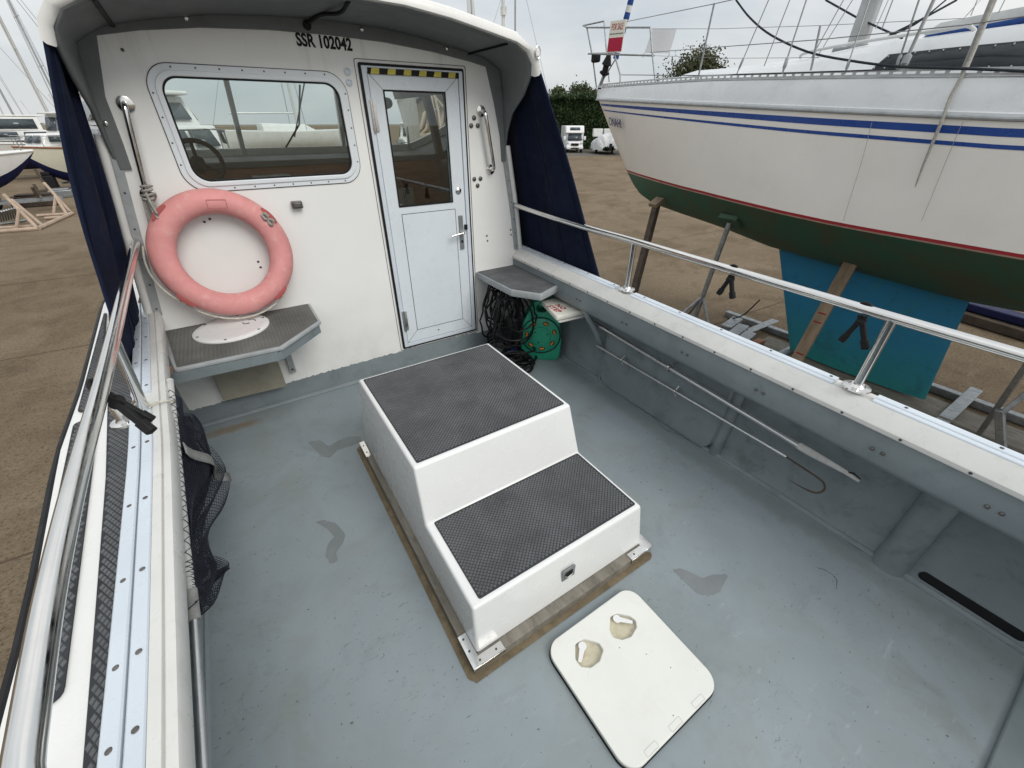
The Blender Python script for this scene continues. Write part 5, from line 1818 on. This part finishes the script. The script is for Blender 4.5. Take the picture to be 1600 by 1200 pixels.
MB().box(7.05, 7.55, -.9, 3.1, GZ + .02, GZ + .095).build('baulk', 'timber_grey', cr, bevel=.01)
MB().box(6.95, 7.02, -1.2, 1.2, GZ + .02, GZ + .13).build('baulk', 'timber_grey', cr, bevel=.01)
for k in range(3):
    MB().obox((6.9 + .2 * k, 3.2 + .25 * k, GZ + .17), V(.28, .06, 0), V(-.02, .09, 0), V(0, 0, .04)).build('packing_block', 'galvanised', cr, bevel=.01)
MB().obox((6.95, 2.98, GZ + .17), V(.10, 0, 0), V(0, .06, 0), V(0, 0, .05)).build('packing_block', 'boat_wood', cr, bevel=.006)
MB().tube(smoothpath([(7.5, 3.9, GZ + .14), (7.4, 3.6, GZ + .35), (7.3, 3.35, GZ + .75)], 4), .012, 8).build('lashing', 'rope_dark', cr)
s0, s1 = lp(1625, 540, 6.2), V(*PZ(1515, 700, GZ))
MB().beam(s1, s0, .10, .05, (0, 1, 0)).build('strut', 'galvanised', cr, bevel=.008)
MB().beam(lp(1562, 640, 6.35), V(*PZ(1567, 745, GZ)), .07, .07, (0, 1, 0)).build('strut', 'galvanised', cr, bevel=.008)
MB().beam(lp(1560, 650, 6.35), lp(1640, 585, 6.5), .06, .05, (0, 1, 0)).build('strut', 'galvanised', cr, bevel=.008)
wb = thing('far_baulk', tuple(PZ(1540, 492, GZ)), 'blue and black baulk lying on the concrete behind the keel', 'timber')
q0, q1 = V(*PZ(1490, 486, GZ + .1)), V(*PZ(1700, 548, GZ + .1))
MB().beam(q0, q1, .5, .18).build('baulk', 'timber_dark', wb, bevel=.02)
MB().beam(q0 + V(.1, .2, .18), q1 + V(.1, .2, .18), .35, .14).build('blue_beam', 'boat_blue', wb, bevel=.02)

# ------------------------------------------------------------------ motor boats on the hard
def motor_boat(name, label, bow, stern, zg, zkeel, beam, top, bottom, wood=True, house=True, tall=1.3, zwl=.35, flare=.75, group=None, nm=None):
    """bow, stern: plan points of the gunwale ends; zg gunwale height at bow"""
    bow, stern = V(*bow), V(*stern)
    ax = unit(bow - stern)
    L_ = np.linalg.norm(bow - stern)
    bz = V(-ax[1], ax[0])
    o = thing(name, (float((bow[0] + stern[0]) / 2), float((bow[1] + stern[1]) / 2), zkeel), label, 'boat', group)

    def W3(s, b, z): return (stern[0] + ax[0] * s * L_ + bz[0] * b, stern[1] + ax[1] * s * L_ + bz[1] * b, z)

    def hb(s): return beam / 2 * (1 - max(0, (s - .40) / .60) ** 2.4) * (.9 + .1 * min(1, s / .2))
    def gz(s): return zg - .30 * (1 - s) ** 1.0 * .8
    def kz(s): return zkeel + max(0, (s - .62) / .38) ** 2.2 * (zg - zkeel) * .96
    st = np.linspace(0, 1, 26)
    D = zg - zkeel

    def at(s, t, sd):
        z = kz(s) + (gz(s) - kz(s)) * t
        full = hb(s)
        b = full * (t ** .42 if s < .6 else t ** (.42 + flare * (s - .6)))
        return W3(s, sd * max(b, .004), z)
    for sd in (-1, 1):
        MB().sweep(lambda s: [at(s, t, sd) for t in np.linspace(zwl, 1, 8)], st).build('topside', top, o, smooth=60)
        MB().sweep(lambda s: [at(s, t, sd) for t in np.linspace(0, zwl, 6)], st).build('bottom', bottom, o, smooth=60)
        MB().tube([V(*at(s, .965, sd)) for s in st], .045, 6).build('rubbing_band', 'boat_wood' if wood else 'boat_white', o)
    MB().sweep(lambda s: [W3(s, t * hb(s), gz(s) + .05 * (1 - t * t)) for t in np.linspace(-1, 1, 5)], st).build('deck', 'boat_white', o)
    MB().sweep(lambda t: [at(0, t, -1), at(0, t, 1)], np.linspace(0, 1, 8)).build('transom', top, o)
    if house:
        zd = zg
        s0, s1 = .22, .84

        def house_wall(sd):
            return [(s0, hb(s0) * .86, zd), (s1, hb(s1) * .80, zd), (s1 - .05, hb(s1) * .70, zd + .55), (s0, hb(s0) * .80, zd + .55)]
        mb = MB()
        pts = []
        for (s, b, z) in ((s0, .86, 0), (s1, .82, 0), (s1 - .06, .74, .56), (s0, .78, .56)):
            pts += [W3(s, -hb(s) * b, zd + z - .02), W3(s, hb(s) * b, zd + z - .02)]
        mb.add(pts, [(0, 2, 4, 6), (1, 7, 5, 3), (2, 3, 5, 4), (4, 5, 7, 6), (0, 6, 7, 1)])
        mb.build('cabin', 'boat_white', o, bevel=.05)
        for sd in (-1, 1):
            for a, b in ((.27, .42), (.45, .60), (.63, .79)):
                q = []
                for s, z in ((a, .16), (b, .16), (b - .01, .46), (a, .46)):
                    k = .86 - .08 * z / .56 if True else 0
                    q.append(V(*W3(s, sd * (hb(s) * (.86 - .12 * z) + .03), zd + z)))
                MB().poly(q).build('window', 'dark_glass', o, solid=.02)
        def front(sf, kf, z0, z1, rake, half):
            for h0, h1 in ((-.94, -.06), (.06, .94)):
                q = []
                for hh, z in ((h0, z0), (h1, z0), (h1, z1), (h0, z1)):
                    t_ = (z - z0 + .1) / (z1 - z0 + .2)
                    q.append(V(*W3(sf - rake * t_ + .012, hh * half * (1 - .1 * t_), zd + z)))
                MB().poly(q).build('window', 'dark_glass', o, solid=.02)
        front(s1, .8, .14, .46, .06, hb(s1) * .76)
        s2, s3 = .28, .58
        pts = []
        for (s, b, z) in ((s2, .72, .54), (s3, .70, .54), (s3 - .05, .60, tall), (s2, .62, tall)):
            pts += [W3(s, -hb(s) * b, zd + z), W3(s, hb(s) * b, zd + z)]
        MB().add(pts, [(0, 2, 4, 6), (1, 7, 5, 3), (2, 3, 5, 4), (4, 5, 7, 6), (0, 6, 7, 1)]).build('wheelhouse', 'boat_white', o, bevel=.04)
        for sd in (-1, 1):
            q = [V(*W3(s, sd * (hb(s) * k + .03), zd + z)) for s, z, k in ((s2 + .03, .64, .71), (s3 - .03, .64, .69), (s3 - .07, tall - .12, .62), (s2 + .03, tall - .12, .63))]
            MB().poly(q).build('window', 'dark_glass', o, solid=.02)
        front(s3, .7, .66, tall - .14, .05, hb(s3) * .62)
        MB().add([W3(s, b, zd + tall + z) for z in (.02, .10) for s, b in ((s2 - .04, -.66 * hb(s2)), (s3 + .01, -.63 * hb(s3)), (s3 + .01, .63 * hb(s3)), (s2 - .04, .66 * hb(s2)))], [(3, 2, 1, 0), (4, 5, 6, 7), (0, 1, 5, 4), (1, 2, 6, 5), (2, 3, 7, 6), (3, 0, 4, 7)]).build('roof', 'boat_white', o, bevel=.03)
        for s in (.3, .5):
            MB().tube([W3(s, .1, zd + tall + .1), W3(s + .02, .1, zd + tall + .9)], .02, 6).build('aerial', 'pole_white', o)
    rl = [V(*W3(s, sd_ * hb(s) * .92, gz(s) + .48)) for sd_ in (1,) for s in np.linspace(.55, .985, 9)] + [V(*W3(s, -hb(s) * .92, gz(s) + .48)) for s in np.linspace(.985, .55, 9)]
    MB().tube(rl, .018, 6).build('bow_rail', 'galvanised', o)
    for s in (.6, .72, .84, .95):
        for sd in (-1, 1):
            MB().tube([W3(s, sd * hb(s) * .92, gz(s)), W3(s, sd * hb(s) * .92, gz(s) + .48)], .014, 6).build('rail_post', 'galvanised', o)
    return o, W3, hb, gz, at, ax


def trailer(label, c, ax, L_, w=1.9):
    c, ax = V(*c), unit(V(*ax))
    o = thing('boat_trailer', (float(c[0]), float(c[1]), GZ), label, 'trailer', 'boat trailers on the hard')
    bz = V(-ax[1], ax[0])

    def T(a, b, z): return V(c[0] + ax[0] * a + bz[0] * b, c[1] + ax[1] * a + bz[1] * b, GZ + z)
    for sd in (-1, 1):
        MB().beam(T(-L_ / 2, sd * .5, .45), T(L_ / 2, sd * .25, .45), .08, .10).build('chassis_rail', 'galvanised', o)
        wc = T(-.4, sd * w / 2, .33)
        wh_ = MB().lathe(wc, V(bz[0], bz[1], 0), [(.19, -.09), (.32, -.10), (.33, -.05), (.33, .05), (.32, .10), (.19, .09)], 22).build('tyre', 'tyre', o)
        MB().lathe(wc, V(bz[0], bz[1], 0), [(.19, -.06), (.10, -.03), (.10, .03), (.19, .06)], 18).build('rim', 'wheel_steel', o)
    for a in (-L_ * .35, 0, L_ * .32):
        MB().beam(T(a, -.6, .52), T(a, .6, .52), .08, .08).build('cross_member', 'galvanised', o)
        MB().beam(T(a, -.45, .55), T(a, -.62, 1.0), .08, .10, (1, 0, 0)).beam(T(a, .45, .55), T(a, .62, 1.0), .08, .10, (1, 0, 0)).build('bunk', 'timber_dark', o)
    return o


YB = 34.0
bw_ = PY(20, 231, YB)
cb, W3, hb_, gz_, at_, axb = motor_boat('motor_cruiser', 'cream motor cruiser with brown gunwale and navy bottom left of the navy curtain', (bw_[0], bw_[1]), (bw_[0] + 4.0, bw_[1] + 4.6), bw_[2] + .05, -1.15, 2.6, 'cream_hull', 'boat_blue', True, True, 1.42, .24)
# name on its side
sN = .55
near = min((-1, 1), key=lambda q: np.linalg.norm(V(*at_(sN, .8, q)) - CAM))
for sd in (-1, 1):
    p = V(*at_(sN, .80, sd))
    q = V(*at_(sN - .06, .80, sd))
    up_ = unit(V(*at_(sN, .86, sd)) - p)
    d_ = unit(q - p) if sd > 0 else unit(p - q)
    if sd == near:
        d_ = unit(V(*at_(sN - .06, .80, sd)) - p)
        nn = np.cross(d_, up_)
        text('name_lettering', 'Pan Zan', .34, 'letter_black', cb, frame4(p + nn * .05, d_, up_), sx=1.0, bold=.003, shear=.25)
trailer('low trailer under the cream motor cruiser', (bw_[0] + 2.4, bw_[1] + 2.8), (-.65, -.75), 4.2)
w0 = PY(38, 236, 28.0)
motor_boat('white_day_boat', 'white boat with blue bottom at the left edge of the picture', (w0[0] + .2, w0[1] + .3), (w0[0] - 6.5, w0[1] - 1.0), w0[2] + .0, -.80, 2.4, 'boat_white', 'boat_blue', False, False, 1.0, .30, .4)
trailer('trailer with a black tyre under the white boat at the left edge', (w0[0] - 1.6, w0[1] - .2), (1, .15), 4.0, 2.2)
a_, *_r = motor_boat('cabin_cruiser', 'white cabin cruiser ahead, seen through the wheelhouse window', (.2, 11.5), (-2.2, 19.0), 1.15, -1.0, 2.8, 'boat_white', 'boat_blue', False, True, 1.15, .35)
trailer('trailer under the white cabin cruiser ahead of the wheelhouse', (-1.0, 15.5), (.3, -1), 4.5)
motor_boat('cabin_cruiser', 'small white cruiser far ahead, seen through the door pane', (7.6, 19.0), (10.0, 25.0), .55, -1.0, 2.5, 'boat_white', 'boat_blue', False, True, 1.1, .35)
motor_boat('cabin_cruiser', 'white cruiser far behind the cream motor cruiser', (-14.5, 44.0), (-7.0, 46.0), .75, -1.0, 2.8, 'boat_white', 'boat_blue', False, True, 1.3, .35)


# far yachts: masts with rigging
def far_yacht(label, c, ax, L_, zdeck, hull, mast_h, r=.09, white=True):
    c, ax = V(*c), unit(V(*ax))
    bz = V(-ax[1], ax[0])
    o = thing('laid_up_yacht', (float(c[0]), float(c[1]), GZ), label, 'yacht', 'yachts laid up far across the yard')

    def T(a, b, z): return V(c[0] + ax[0] * a + bz[0] * b, c[1] + ax[1] * a + bz[1] * b, z)
    st = np.linspace(-1, 1, 18)

    def h(s): return L_ * .16 * max(.01, (1 - abs(s) ** 2.6))
    for sd in (-1, 1):
        MB().sweep(lambda s: [T(s * L_ / 2, sd * h(s) * k, zdeck + .1 * s * s - d) for k, d in ((1, 0), (.98, .4), (.8, .9), (.35, 1.3), (.02, 1.45))], st).build('hull', hull, o, smooth=60)
    MB().sweep(lambda s: [T(s * L_ / 2, -h(s), zdeck + .1 * s * s), T(s * L_ / 2, 0, zdeck + .1 * s * s + .06), T(s * L_ / 2, h(s), zdeck + .1 * s * s)], st).build('deck', 'boat_white', o)
    MB().add([T(a, b, zdeck + z) for a, b, z in ((-L_ * .2, -.7, 0), (L_ * .18, -.5, 0), (L_ * .18, .5, 0), (-L_ * .2, .7, 0), (-L_ * .2, -.6, .5), (L_ * .10, -.4, .42), (L_ * .10, .4, .42), (-L_ * .2, .6, .5))], [(4, 5, 6, 7), (0, 1, 5, 4), (1, 2, 6, 5), (2, 3, 7, 6), (3, 0, 4, 7)]).build('cabin', 'boat_white', o, bevel=.05)
    MB().tube([T(0, 0, GZ + .1), T(0, 0, zdeck - 1.2)], .35, 8).build('keel', 'boat_blue', o)
    m0, m1 = T(L_ * .06, 0, zdeck), T(L_ * .06, 0, zdeck + mast_h)
    MB().tube([m0, m1], [r, r * .8], 10).build('mast', 'pole_white' if white else 'mast_alloy', o)
    for f in (.45, .72):
        MB().tube([T(L_ * .06, -.7, zdeck + mast_h * f), T(L_ * .06, .7, zdeck + mast_h * f)], .025, 6).build('spreader', 'pole_white', o)
        for sd in (-1, 1):
            MB().tube([T(L_ * .06, sd * h(.12) * .95, zdeck), T(L_ * .06, sd * .7, zdeck + mast_h * f), m1], .012, 5).build('shroud', 'wire', o)
    MB().tube([T(L_ * .49, 0, zdeck + .1), m1], .016, 5).build('forestay', 'wire', o)
    MB().tube([T(-L_ * .49, 0, zdeck + .1), m1], .012, 5).build('backstay', 'wire', o)
    MB().tube([T(L_ * .05, 0, zdeck + 1.1), T(-L_ * .36, 0, zdeck + 1.05)], .06, 8).build('boom', 'mast_alloy', o)
    return o


ma = PY(62, 195, 42)
far_yacht('laid-up yacht whose white mast leans across the sky at far left', (ma[0] - .6, ma[1] + 4), (1, .15), 8.5, .55, 'boat_white', 11.5, .11)
mc = PY(20, 200, 58)
far_yacht('laid-up yacht with a grey mast behind the leftmost mast', (mc[0], mc[1]), (1, -.3), 9, .9, 'boat_white', 9.5, .08, False)
md_ = PY(93, 190, 52)
far_yacht('laid-up yacht with thin mast beside the navy curtain', (md_[0], md_[1]), (1, .4), 8.5, .6, 'boat_white', 10.5, .07, False)
far_yacht('laid-up yacht far beyond the wheelhouse roof', (27.5, 43), (1, -.6), 10, 1.4, 'boat_white', 13, .10, False)
far_yacht('laid-up yacht ahead, seen through the wheelhouse windows', (5.5, 38), (1, .2), 10, 1.2, 'boat_white', 12, .09)
gs = PY(96, 158, 40)
gso = thing('green_sail_bundle', (gs[0], gs[1], gs[2] - .6), 'green furled sail bundle high beside the navy curtain', 'sail')
MB().grid(14, 9, lambda u, v: V(*gs) + V(.30 * math.cos(2 * PI * u) * math.sin(PI * (.02 + .96 * v)) * (1 + .3 * math.sin(6 * PI * u)), .3 * math.sin(2 * PI * u) * math.sin(PI * (.02 + .96 * v)), (.40 + .12 * math.sin(6 * PI * u)) * math.cos(PI * (.02 + .96 * v))), cu=True).build('cloth', 'sail_green', gso)
MB().tube([(gs[0] + .2, gs[1], GZ + 1.2), (gs[0] + .2, gs[1], gs[2] + .3)], .07, 8).build('spar', 'mast_alloy', gso)

# pale steel cradle lying on the concrete, far left
pc_ = thing('boat_cradle', PZ(62, 350, GZ), 'empty pale pink tubular boat cradle on the concrete at far left', 'cradle')


def G(u, v, h=.06): return V(*PZ(u, v, GZ + h))


def tb(*pts, r=.055, mats='cradle_pink'):
    MB().tube(list(pts), r, 8).build('cradle_tube', mats, pc_)


tb(G(-30, 364), G(60, 357), r=.07)
tb(G(60, 357), G(113, 333), r=.075)
tb(G(58, 337), G(106, 334))
tb(G(70, 341), G(95, 339))
tb(G(-10, 357), G(52, 353))
b_ = G(110, 331)
tb(b_, V(*PY(69, 286, b_[1] + 1.0)), r=.06)
b_ = G(104, 334)
tb(b_, V(*PY(86, 306, b_[1] + .6)))
tb(G(84, 334), V(*PY(87, 308, G(104, 334)[1] + .6)))
b_ = G(58, 356)
tb(b_, V(*PY(6, 304, b_[1] + 1.0)), r=.06)
b_ = G(66, 352)
tb(b_, V(*PY(18, 312, b_[1] + .8)))
tb(G(26, 357), V(*PY(30, 327, G(58, 356)[1] + .5)))
tb(V(*PY(69, 287, G(110, 331)[1] + 1.0)), V(*PY(54, 264, G(110, 331)[1] + 1.2)), r=.045, mats='timber_dark')
for k in range(7):
    tb(G(2 + 4 * k, 346 - k), V(*PY(-2 + 4 * k, 331 - k, G(20, 350)[1])), r=.03, mats='galvanised')
tb(G(0, 350), G(40, 344), r=.04, mats='galvanised')
for (u, v, w, h, mm) in ((60, 322, 1.6, .45, 'timber_dark'), (100, 308, .9, .35, 'galvanised'), (88, 302, .5, .9, 'black_rubber'), (108, 302, 2.2, .25, 'timber_dark')):
    p = PZ(u, v, GZ)
    oo = thing('yard_block', p, {60: 'dark stacked timber behind the pale pink cradle', 100: 'grey metal block on the concrete near the navy curtain', 88: 'black drum standing behind the pale pink cradle', 108: 'long dark timber lying under the cream motor cruiser'}[u], 'block')
    MB().box(p[0] - w / 2, p[0] + w / 2, p[1] - .3, p[1] + .3, GZ, GZ + h).box(p[0] - w * .35, p[0] + w * .4, p[1] - .25, p[1] + .25, GZ + h, GZ + h * 1.2).build('block', mm, oo, bevel=.04)

# ------------------------------------------------------------------ motorhome by the hedge
rvA, rvB = V(*PZ(882.5, 239, GZ)), V(*PZ(911.5, 239, GZ))
rw = unit(rvB - rvA)
rwid = float(np.linalg.norm(rvB - rvA))
rf = unit(V(rw[1], -rw[0], 0))
if rf @ (rvA - V(0, 0, GZ)) > 0: rf = -rf          # towards the camera
rc0 = (rvA + rvB) / 2
rv = thing('motorhome', tuple(rc0), 'white motorhome parked in front of the dark hedge', 'motorhome')
k_ = rwid / 2.25


def RV(a, f, z): return rc0 + rw * a * k_ + rf * f * k_ + V(0, 0, z * k_)


def rvbox(name, a0, a1, f0, f1, z0, z1, mats, bevel=.05, tf=0.0, ta=0.0, par=None):
    vs = [RV(a, f, z0) for a, f in ((a0, f0), (a1, f0), (a1, f1), (a0, f1))] + [RV(a0 + ta, f0, z1), RV(a1 - ta, f0, z1), RV(a1 - ta, f1 - tf, z1), RV(a0 + ta, f1 - tf, z1)]
    return MB().add(vs, [(3, 2, 1, 0), (4, 5, 6, 7), (0, 1, 5, 4), (1, 2, 6, 5), (2, 3, 7, 6), (3, 0, 4, 7)]).build(name, mats, rv, bevel=bevel)


rvbox('living_body', -1.14, 1.14, -5.6, -1.0, .45, 2.78, 'van_white', .08)
rvbox('luton', -1.12, 1.12, -1.2, -.35, 2.02, 2.80, 'van_white', .12, .35, .04)
rvbox('cab', -1.0, 1.0, -1.3, -.45, .55, 2.05, 'van_white', .08, .15, .08)
rvbox('bonnet', -.98, .98, -.6, .30, .55, 1.30, 'van_white', .10, .55, .05)
MB().add([RV(-.86, -.13, 1.30), RV(.86, -.13, 1.30), RV(.76, -.52, 2.00), RV(-.76, -.52, 2.00)], [(0, 1, 2, 3)]).build('windscreen', 'dark_glass', rv, solid=.02)
MB().add([RV(-.62, -.49, 2.32), RV(.62, -.49, 2.32), RV(.58, -.60, 2.62), RV(-.58, -.60, 2.62)], [(0, 1, 2, 3)]).build('roof_window', 'dark_glass', rv, solid=.04)
rvbox('grille', -.45, .45, .0, .325, .80, 1.02, 'black_plastic', .03)
rvbox('bumper', -1.0, 1.0, .0, .36, .40, .70, 'van_white', .08)
rvbox('lower_grille', -.5, .5, .1, .375, .44, .56, 'black_plastic', .02)
rvbox('number_plate', -.26, .26, .3, .385, .58, .69, 'sign_white', .01)
for s_ in (-1, 1):
    MB().add([RV(s_ * .55, .24, 1.02), RV(s_ * .95, .10, 1.00), RV(s_ * .93, .04, 1.20), RV(s_ * .70, .12, 1.14)], [(0, 1, 2, 3)]).build('headlight', 'lamp_glass', rv, solid=.08)
    a0, a1 = sorted((s_ * 1.06, s_ * 1.34))
    rvbox('mirror', a0, a1, -.45, -.33, 1.32, 1.72, 'van_white', .05)
    rvbox('mirror_arm', min(s_ * .98, s_ * 1.1), max(s_ * .98, s_ * 1.1), -.45, -.38, 1.35, 1.42, 'black_plastic', .01)
    for f in (-.35, -4.0):
        w_ = MB().lathe(RV(s_ * .86, f, .33), rw, [(.20, -.11), (.32, -.12), (.34, -.05), (.34, .05), (.32, .12), (.20, .11)], 18).build('tyre', 'tyre', rv)

# covered boat beside it
cvc = V(*PZ(947, 241, GZ))
cv = thing('covered_boat', tuple(cvc), 'boat under a creased white tarpaulin on a trailer beside the motorhome', 'boat')
cvw, cvf = rw, rf


def CV(a, f, z): return cvc + cvw * a + cvf * f + V(0, 0, z)




def tarp(u, v):
    e = min(1.0, (v / .16) ** .5) * min(1.0, ((1 - v) / .25) ** .5)
    a = PI * (1 - u)
    w = 1.45 * math.cos(a) * (.55 + .45 * e)
    h = .45 + (1.55 * abs(math.sin(a)) ** .55) * (.25 + .75 * e) * (1 + .18 * math.sin(5 * v + 1)) * (1 if 0 < u < 1 else 1)
    rip = .07 * math.sin(21 * u + 13 * v) + .05 * math.sin(11 * u - 31 * v) + .04 * math.sin(47 * u)
    return CV(w + rip * .6, 1.3 - 6.2 * v + rip, h + rip * .8)


MB().grid(48, 34, tarp).build('tarpaulin', 'tarp_white', cv, smooth=22)
MB().obox(CV(.15, 1.45, .75), rw * .16, rf * .14, V(0, 0, .45)).build('outboard_leg', 'black_plastic', cv, bevel=.05)
for s_ in (-1, 1):
    MB().lathe(CV(s_ * 1.0, -1.5, .33), cvw, [(.2, -.1), (.33, -.1), (.33, .1), (.2, .1)], 16).build('tyre', 'tyre', cv)
MB().beam(CV(0, 2.2, .4), CV(0, -4, .4), .3, .1).beam(CV(-1, -1.5, .4), CV(1, -1.5, .4), .1, .1).build('trailer_frame', 'timber_dark', cv)
for a in (-.5, .9):
    MB().obox(CV(a, -4.5, 2.2), rw * .6, rf * .4, V(0, 0, .45)).build('wheelhouse_block', 'boat_white', cv, bevel=.06)


# ------------------------------------------------------------------ hedge and trees
def leaves(pts, nrm, size, rngl):
    n_ = len(pts)
    a = rngl.normal(size=(n_, 3))
    a /= np.linalg.norm(a, axis=1)[:, None]
    b = np.cross(a, rngl.normal(size=(n_, 3)))
    b /= np.linalg.norm(b, axis=1)[:, None]
    s_ = size * rngl.uniform(.6, 1.3, (n_, 1))
    v = np.stack([pts - a * s_, pts + b * s_ * .55, pts + a * s_, pts - b * s_ * .55], 1).reshape(-1, 3)
    me = bpy.data.meshes.new('foliage')
    f = np.arange(n_ * 4).reshape(-1, 4)
    me.from_pydata(v.tolist(), [], f.tolist())
    me.update()
    return me


h0, h1 = V(*PZ(700, 229, GZ)), V(*PZ(1150, 236, GZ))
hdv = h1 - h0
hl = float(np.linalg.norm(hdv))
hu = hdv / hl
hn = V(-hu[1], hu[0], 0)
hg = thing('hedge', tuple((h0 + h1) / 2), 'tall dark clipped conifer hedge behind the motorhome', 'hedge')
H_ = 6.4
nL = 60000
tu = rng.uniform(0, hl, nL)
face = rng.uniform(0, 1, nL)
zz_ = np.where(face < .8, rng.uniform(0, 1, nL) ** .9 * H_, H_ + rng.normal(0, .16, nL))
dd_ = np.where(face < .8, rng.normal(0, .28, nL) + .25 * np.sin(tu * 1.7) * np.cos(zz_ * 1.3), rng.uniform(-1.2, 1.2, nL))
sgn = 1 if hn @ (V(0, 0, GZ) - h0) > 0 else -1
P_ = h0[None] + hu[None] * tu[:, None] + hn[None] * (sgn * (1.2 + dd_))[:, None]
P_[:, 2] = GZ + zz_ + .12 * np.sin(tu * 2.1)
me = leaves(P_, None, .18, rng)
o = bpy.data.objects.new('foliage', me)
COL.objects.link(o)
me.materials.append(MATS['hedge_leaf'])
me.transform(Matrix.Translation(Vector(-OFF[hg.name])))
o.parent = hg
o['kind'] = 'stuff'
mb = MB()
mb.grid(60, 8, lambda u, v: h0 + hu * hl * u + hn * sgn * (1.0 + .1 * math.sin(40 * u)) + V(0, 0, (H_ - .2) * v))
mb.grid(60, 3, lambda u, v: h0 + hu * hl * u + hn * sgn * (1.0 - 2 * v) + V(0, 0, H_ - .2))
mb.build('inner_mass', 'hedge_leaf', hg)


def tree(base, h, r, label, mats, nleaf, size, seed, spread=1.0):
    rl = np.random.default_rng(seed)
    base = V(*base)
    o = thing('tree', tuple(base), label, 'tree', 'trees beyond the yard')
    MB().tube([base, base + V(.1, 0, h * .45), base + V(0, .1, h * .85)], [h * .025, h * .018, h * .006], 8).build('trunk', 'trunk_bark', o)
    pts = []
    for k in range(26):
        a = rl.uniform(0, 2 * PI)
        zf = rl.uniform(.30, 1.0)
        rad_ = r * (1 - .55 * max(0, zf - .45) / .55) * rl.uniform(.35, 1.0)
        c = base + V(rad_ * math.cos(a), rad_ * math.sin(a), h * zf)
        st_ = base + V(0, 0, h * max(.2, zf - .25))
        MB().tube([st_, (st_ + c) / 2 + V(0, 0, .1), c], [h * .008, h * .005, h * .002], 5).build('limb', 'trunk_bark', o)
        m_ = nleaf // 26
        q = rl.normal(size=(m_, 3)) * V(.26, .26, .22) * r * spread
        pts.append(c + q)
    pts = np.concatenate(pts)
    me = leaves(pts, None, size, rl)
    c = bpy.data.objects.new('crown', me)
    COL.objects.link(c)
    me.materials.append(MATS[mats])
    me.transform(Matrix.Translation(Vector(-OFF[o.name])))
    c.parent = o
    return o


def far(u, v, d):
    r_ = ray(u, v)
    r_ = r_ / math.hypot(r_[0], r_[1])
    return CAM + r_ * d


for i, (u, v, d, r_, lab, mm) in enumerate(((874, 141, 84, 1.5, 'small dark tree top over the hedge, nearest the navy curtain', 'tree_leaf'), (908, 141, 86, 2.0, 'small dark tree top over the hedge above the motorhome', 'tree_leaf'), (928, 146, 84, 1.2, 'narrow dark tree top over the hedge beside the yacht bow', 'tree_leaf'), (1085, 101, 58, 2.6, 'olive leafed tree standing behind the yacht foredeck', 'autumn_leaf'))):
    p = far(u, v, d)
    tree((p[0], p[1], GZ), p[2] - GZ, r_ * 1.15, lab, mm, 15000 if i == 3 else 6000, .15 if i == 3 else .20, 30 + i, 1.0)

# ------------------------------------------------------------------ grit and leaf litter on the concrete
mb = MB()
Rg = random.Random(5)
for k in range(1500):
    if k % 3: x, y = Rg.uniform(3.2, 14), Rg.uniform(-1, 14)
    else: x, y = Rg.uniform(-9, -1.2), Rg.uniform(0, 24)
    r = Rg.uniform(.008, .028)
    a = Rg.uniform(0, PI)
    c_, s_ = math.cos(a) * r, math.sin(a) * r
    h = r * Rg.uniform(.2, .7)
    mb.add([(x - c_, y - s_, GZ + .004), (x + s_ * .7, y - c_ * .7, GZ + .004), (x + c_, y + s_, GZ + .004), (x - s_ * .7, y + c_ * .7, GZ + .004), (x + r * .1, y, GZ + .004 + h)], [(0, 1, 4), (1, 2, 4), (2, 3, 4), (3, 0, 4)])
tag(mb.build('yard_grit', 'gravel_grey', None, smooth=0, fix=False), 'loose grit and leaf litter scattered over the concrete', 'grit', kind='stuff')

# ------------------------------------------------------------------ specks of grit on the cockpit floor
mb = MB()
for k in range(120):
    x, y = Rg.uniform(-.5, 2.08), Rg.uniform(-.6, 2.95)
    if k % 2:
        x = Rg.choice((2.09 - abs(Rg.gauss(0, .05)), -.55 + abs(Rg.gauss(0, .05)), x))
    if .23 < x < 1.24 and .62 < y < 2.22 or .5 < x < 1.03 and .1 < y < .63: continue
    r = Rg.uniform(.001, .003)
    a = Rg.uniform(0, PI)
    c_, s_ = math.cos(a) * r * Rg.uniform(1, 2.2), math.sin(a) * r
    mb.add([(x - c_, y - s_, .001), (x + s_ * .7, y - c_ * .4, .001), (x + c_, y + s_, .001), (x - s_ * .7, y + c_ * .4, .001), (x, y, .001 + r * .5)], [(0, 1, 4), (1, 2, 4), (2, 3, 4), (3, 0, 4)])
o = mb.build('floor_grit', 'timber_dark', boat, smooth=0, fix=False)
o['kind'] = 'stuff'

# hairline cracks in the paint along the starboard edge
for pts in (((1085, 672), (1120, 705), (1165, 726), (1210, 758), (1262, 800), (1300, 828), (1352, 862)), ((1240, 770), (1262, 798), (1290, 803), (1318, 800), (1345, 812)), ((1010, 640), (1040, 668), (1068, 680)), ((1280, 885), (1302, 902), (1310, 918)), ((1395, 880), (1430, 905), (1470, 925), (1520, 962))):
    P_c = [V(*PZ(u + Rg.uniform(-3, 3), v + Rg.uniform(-3, 3), .0006)) for u, v in pts]
    q = smoothpath(P_c, 6)
    q = [p + V(Rg.gauss(0, .003), Rg.gauss(0, .003), 0) for p in q]
    MB().tube(q, [.0004 + .0011 * Rg.random() for _ in q], 5).build('paint_crack', 'timber_dark', boat)
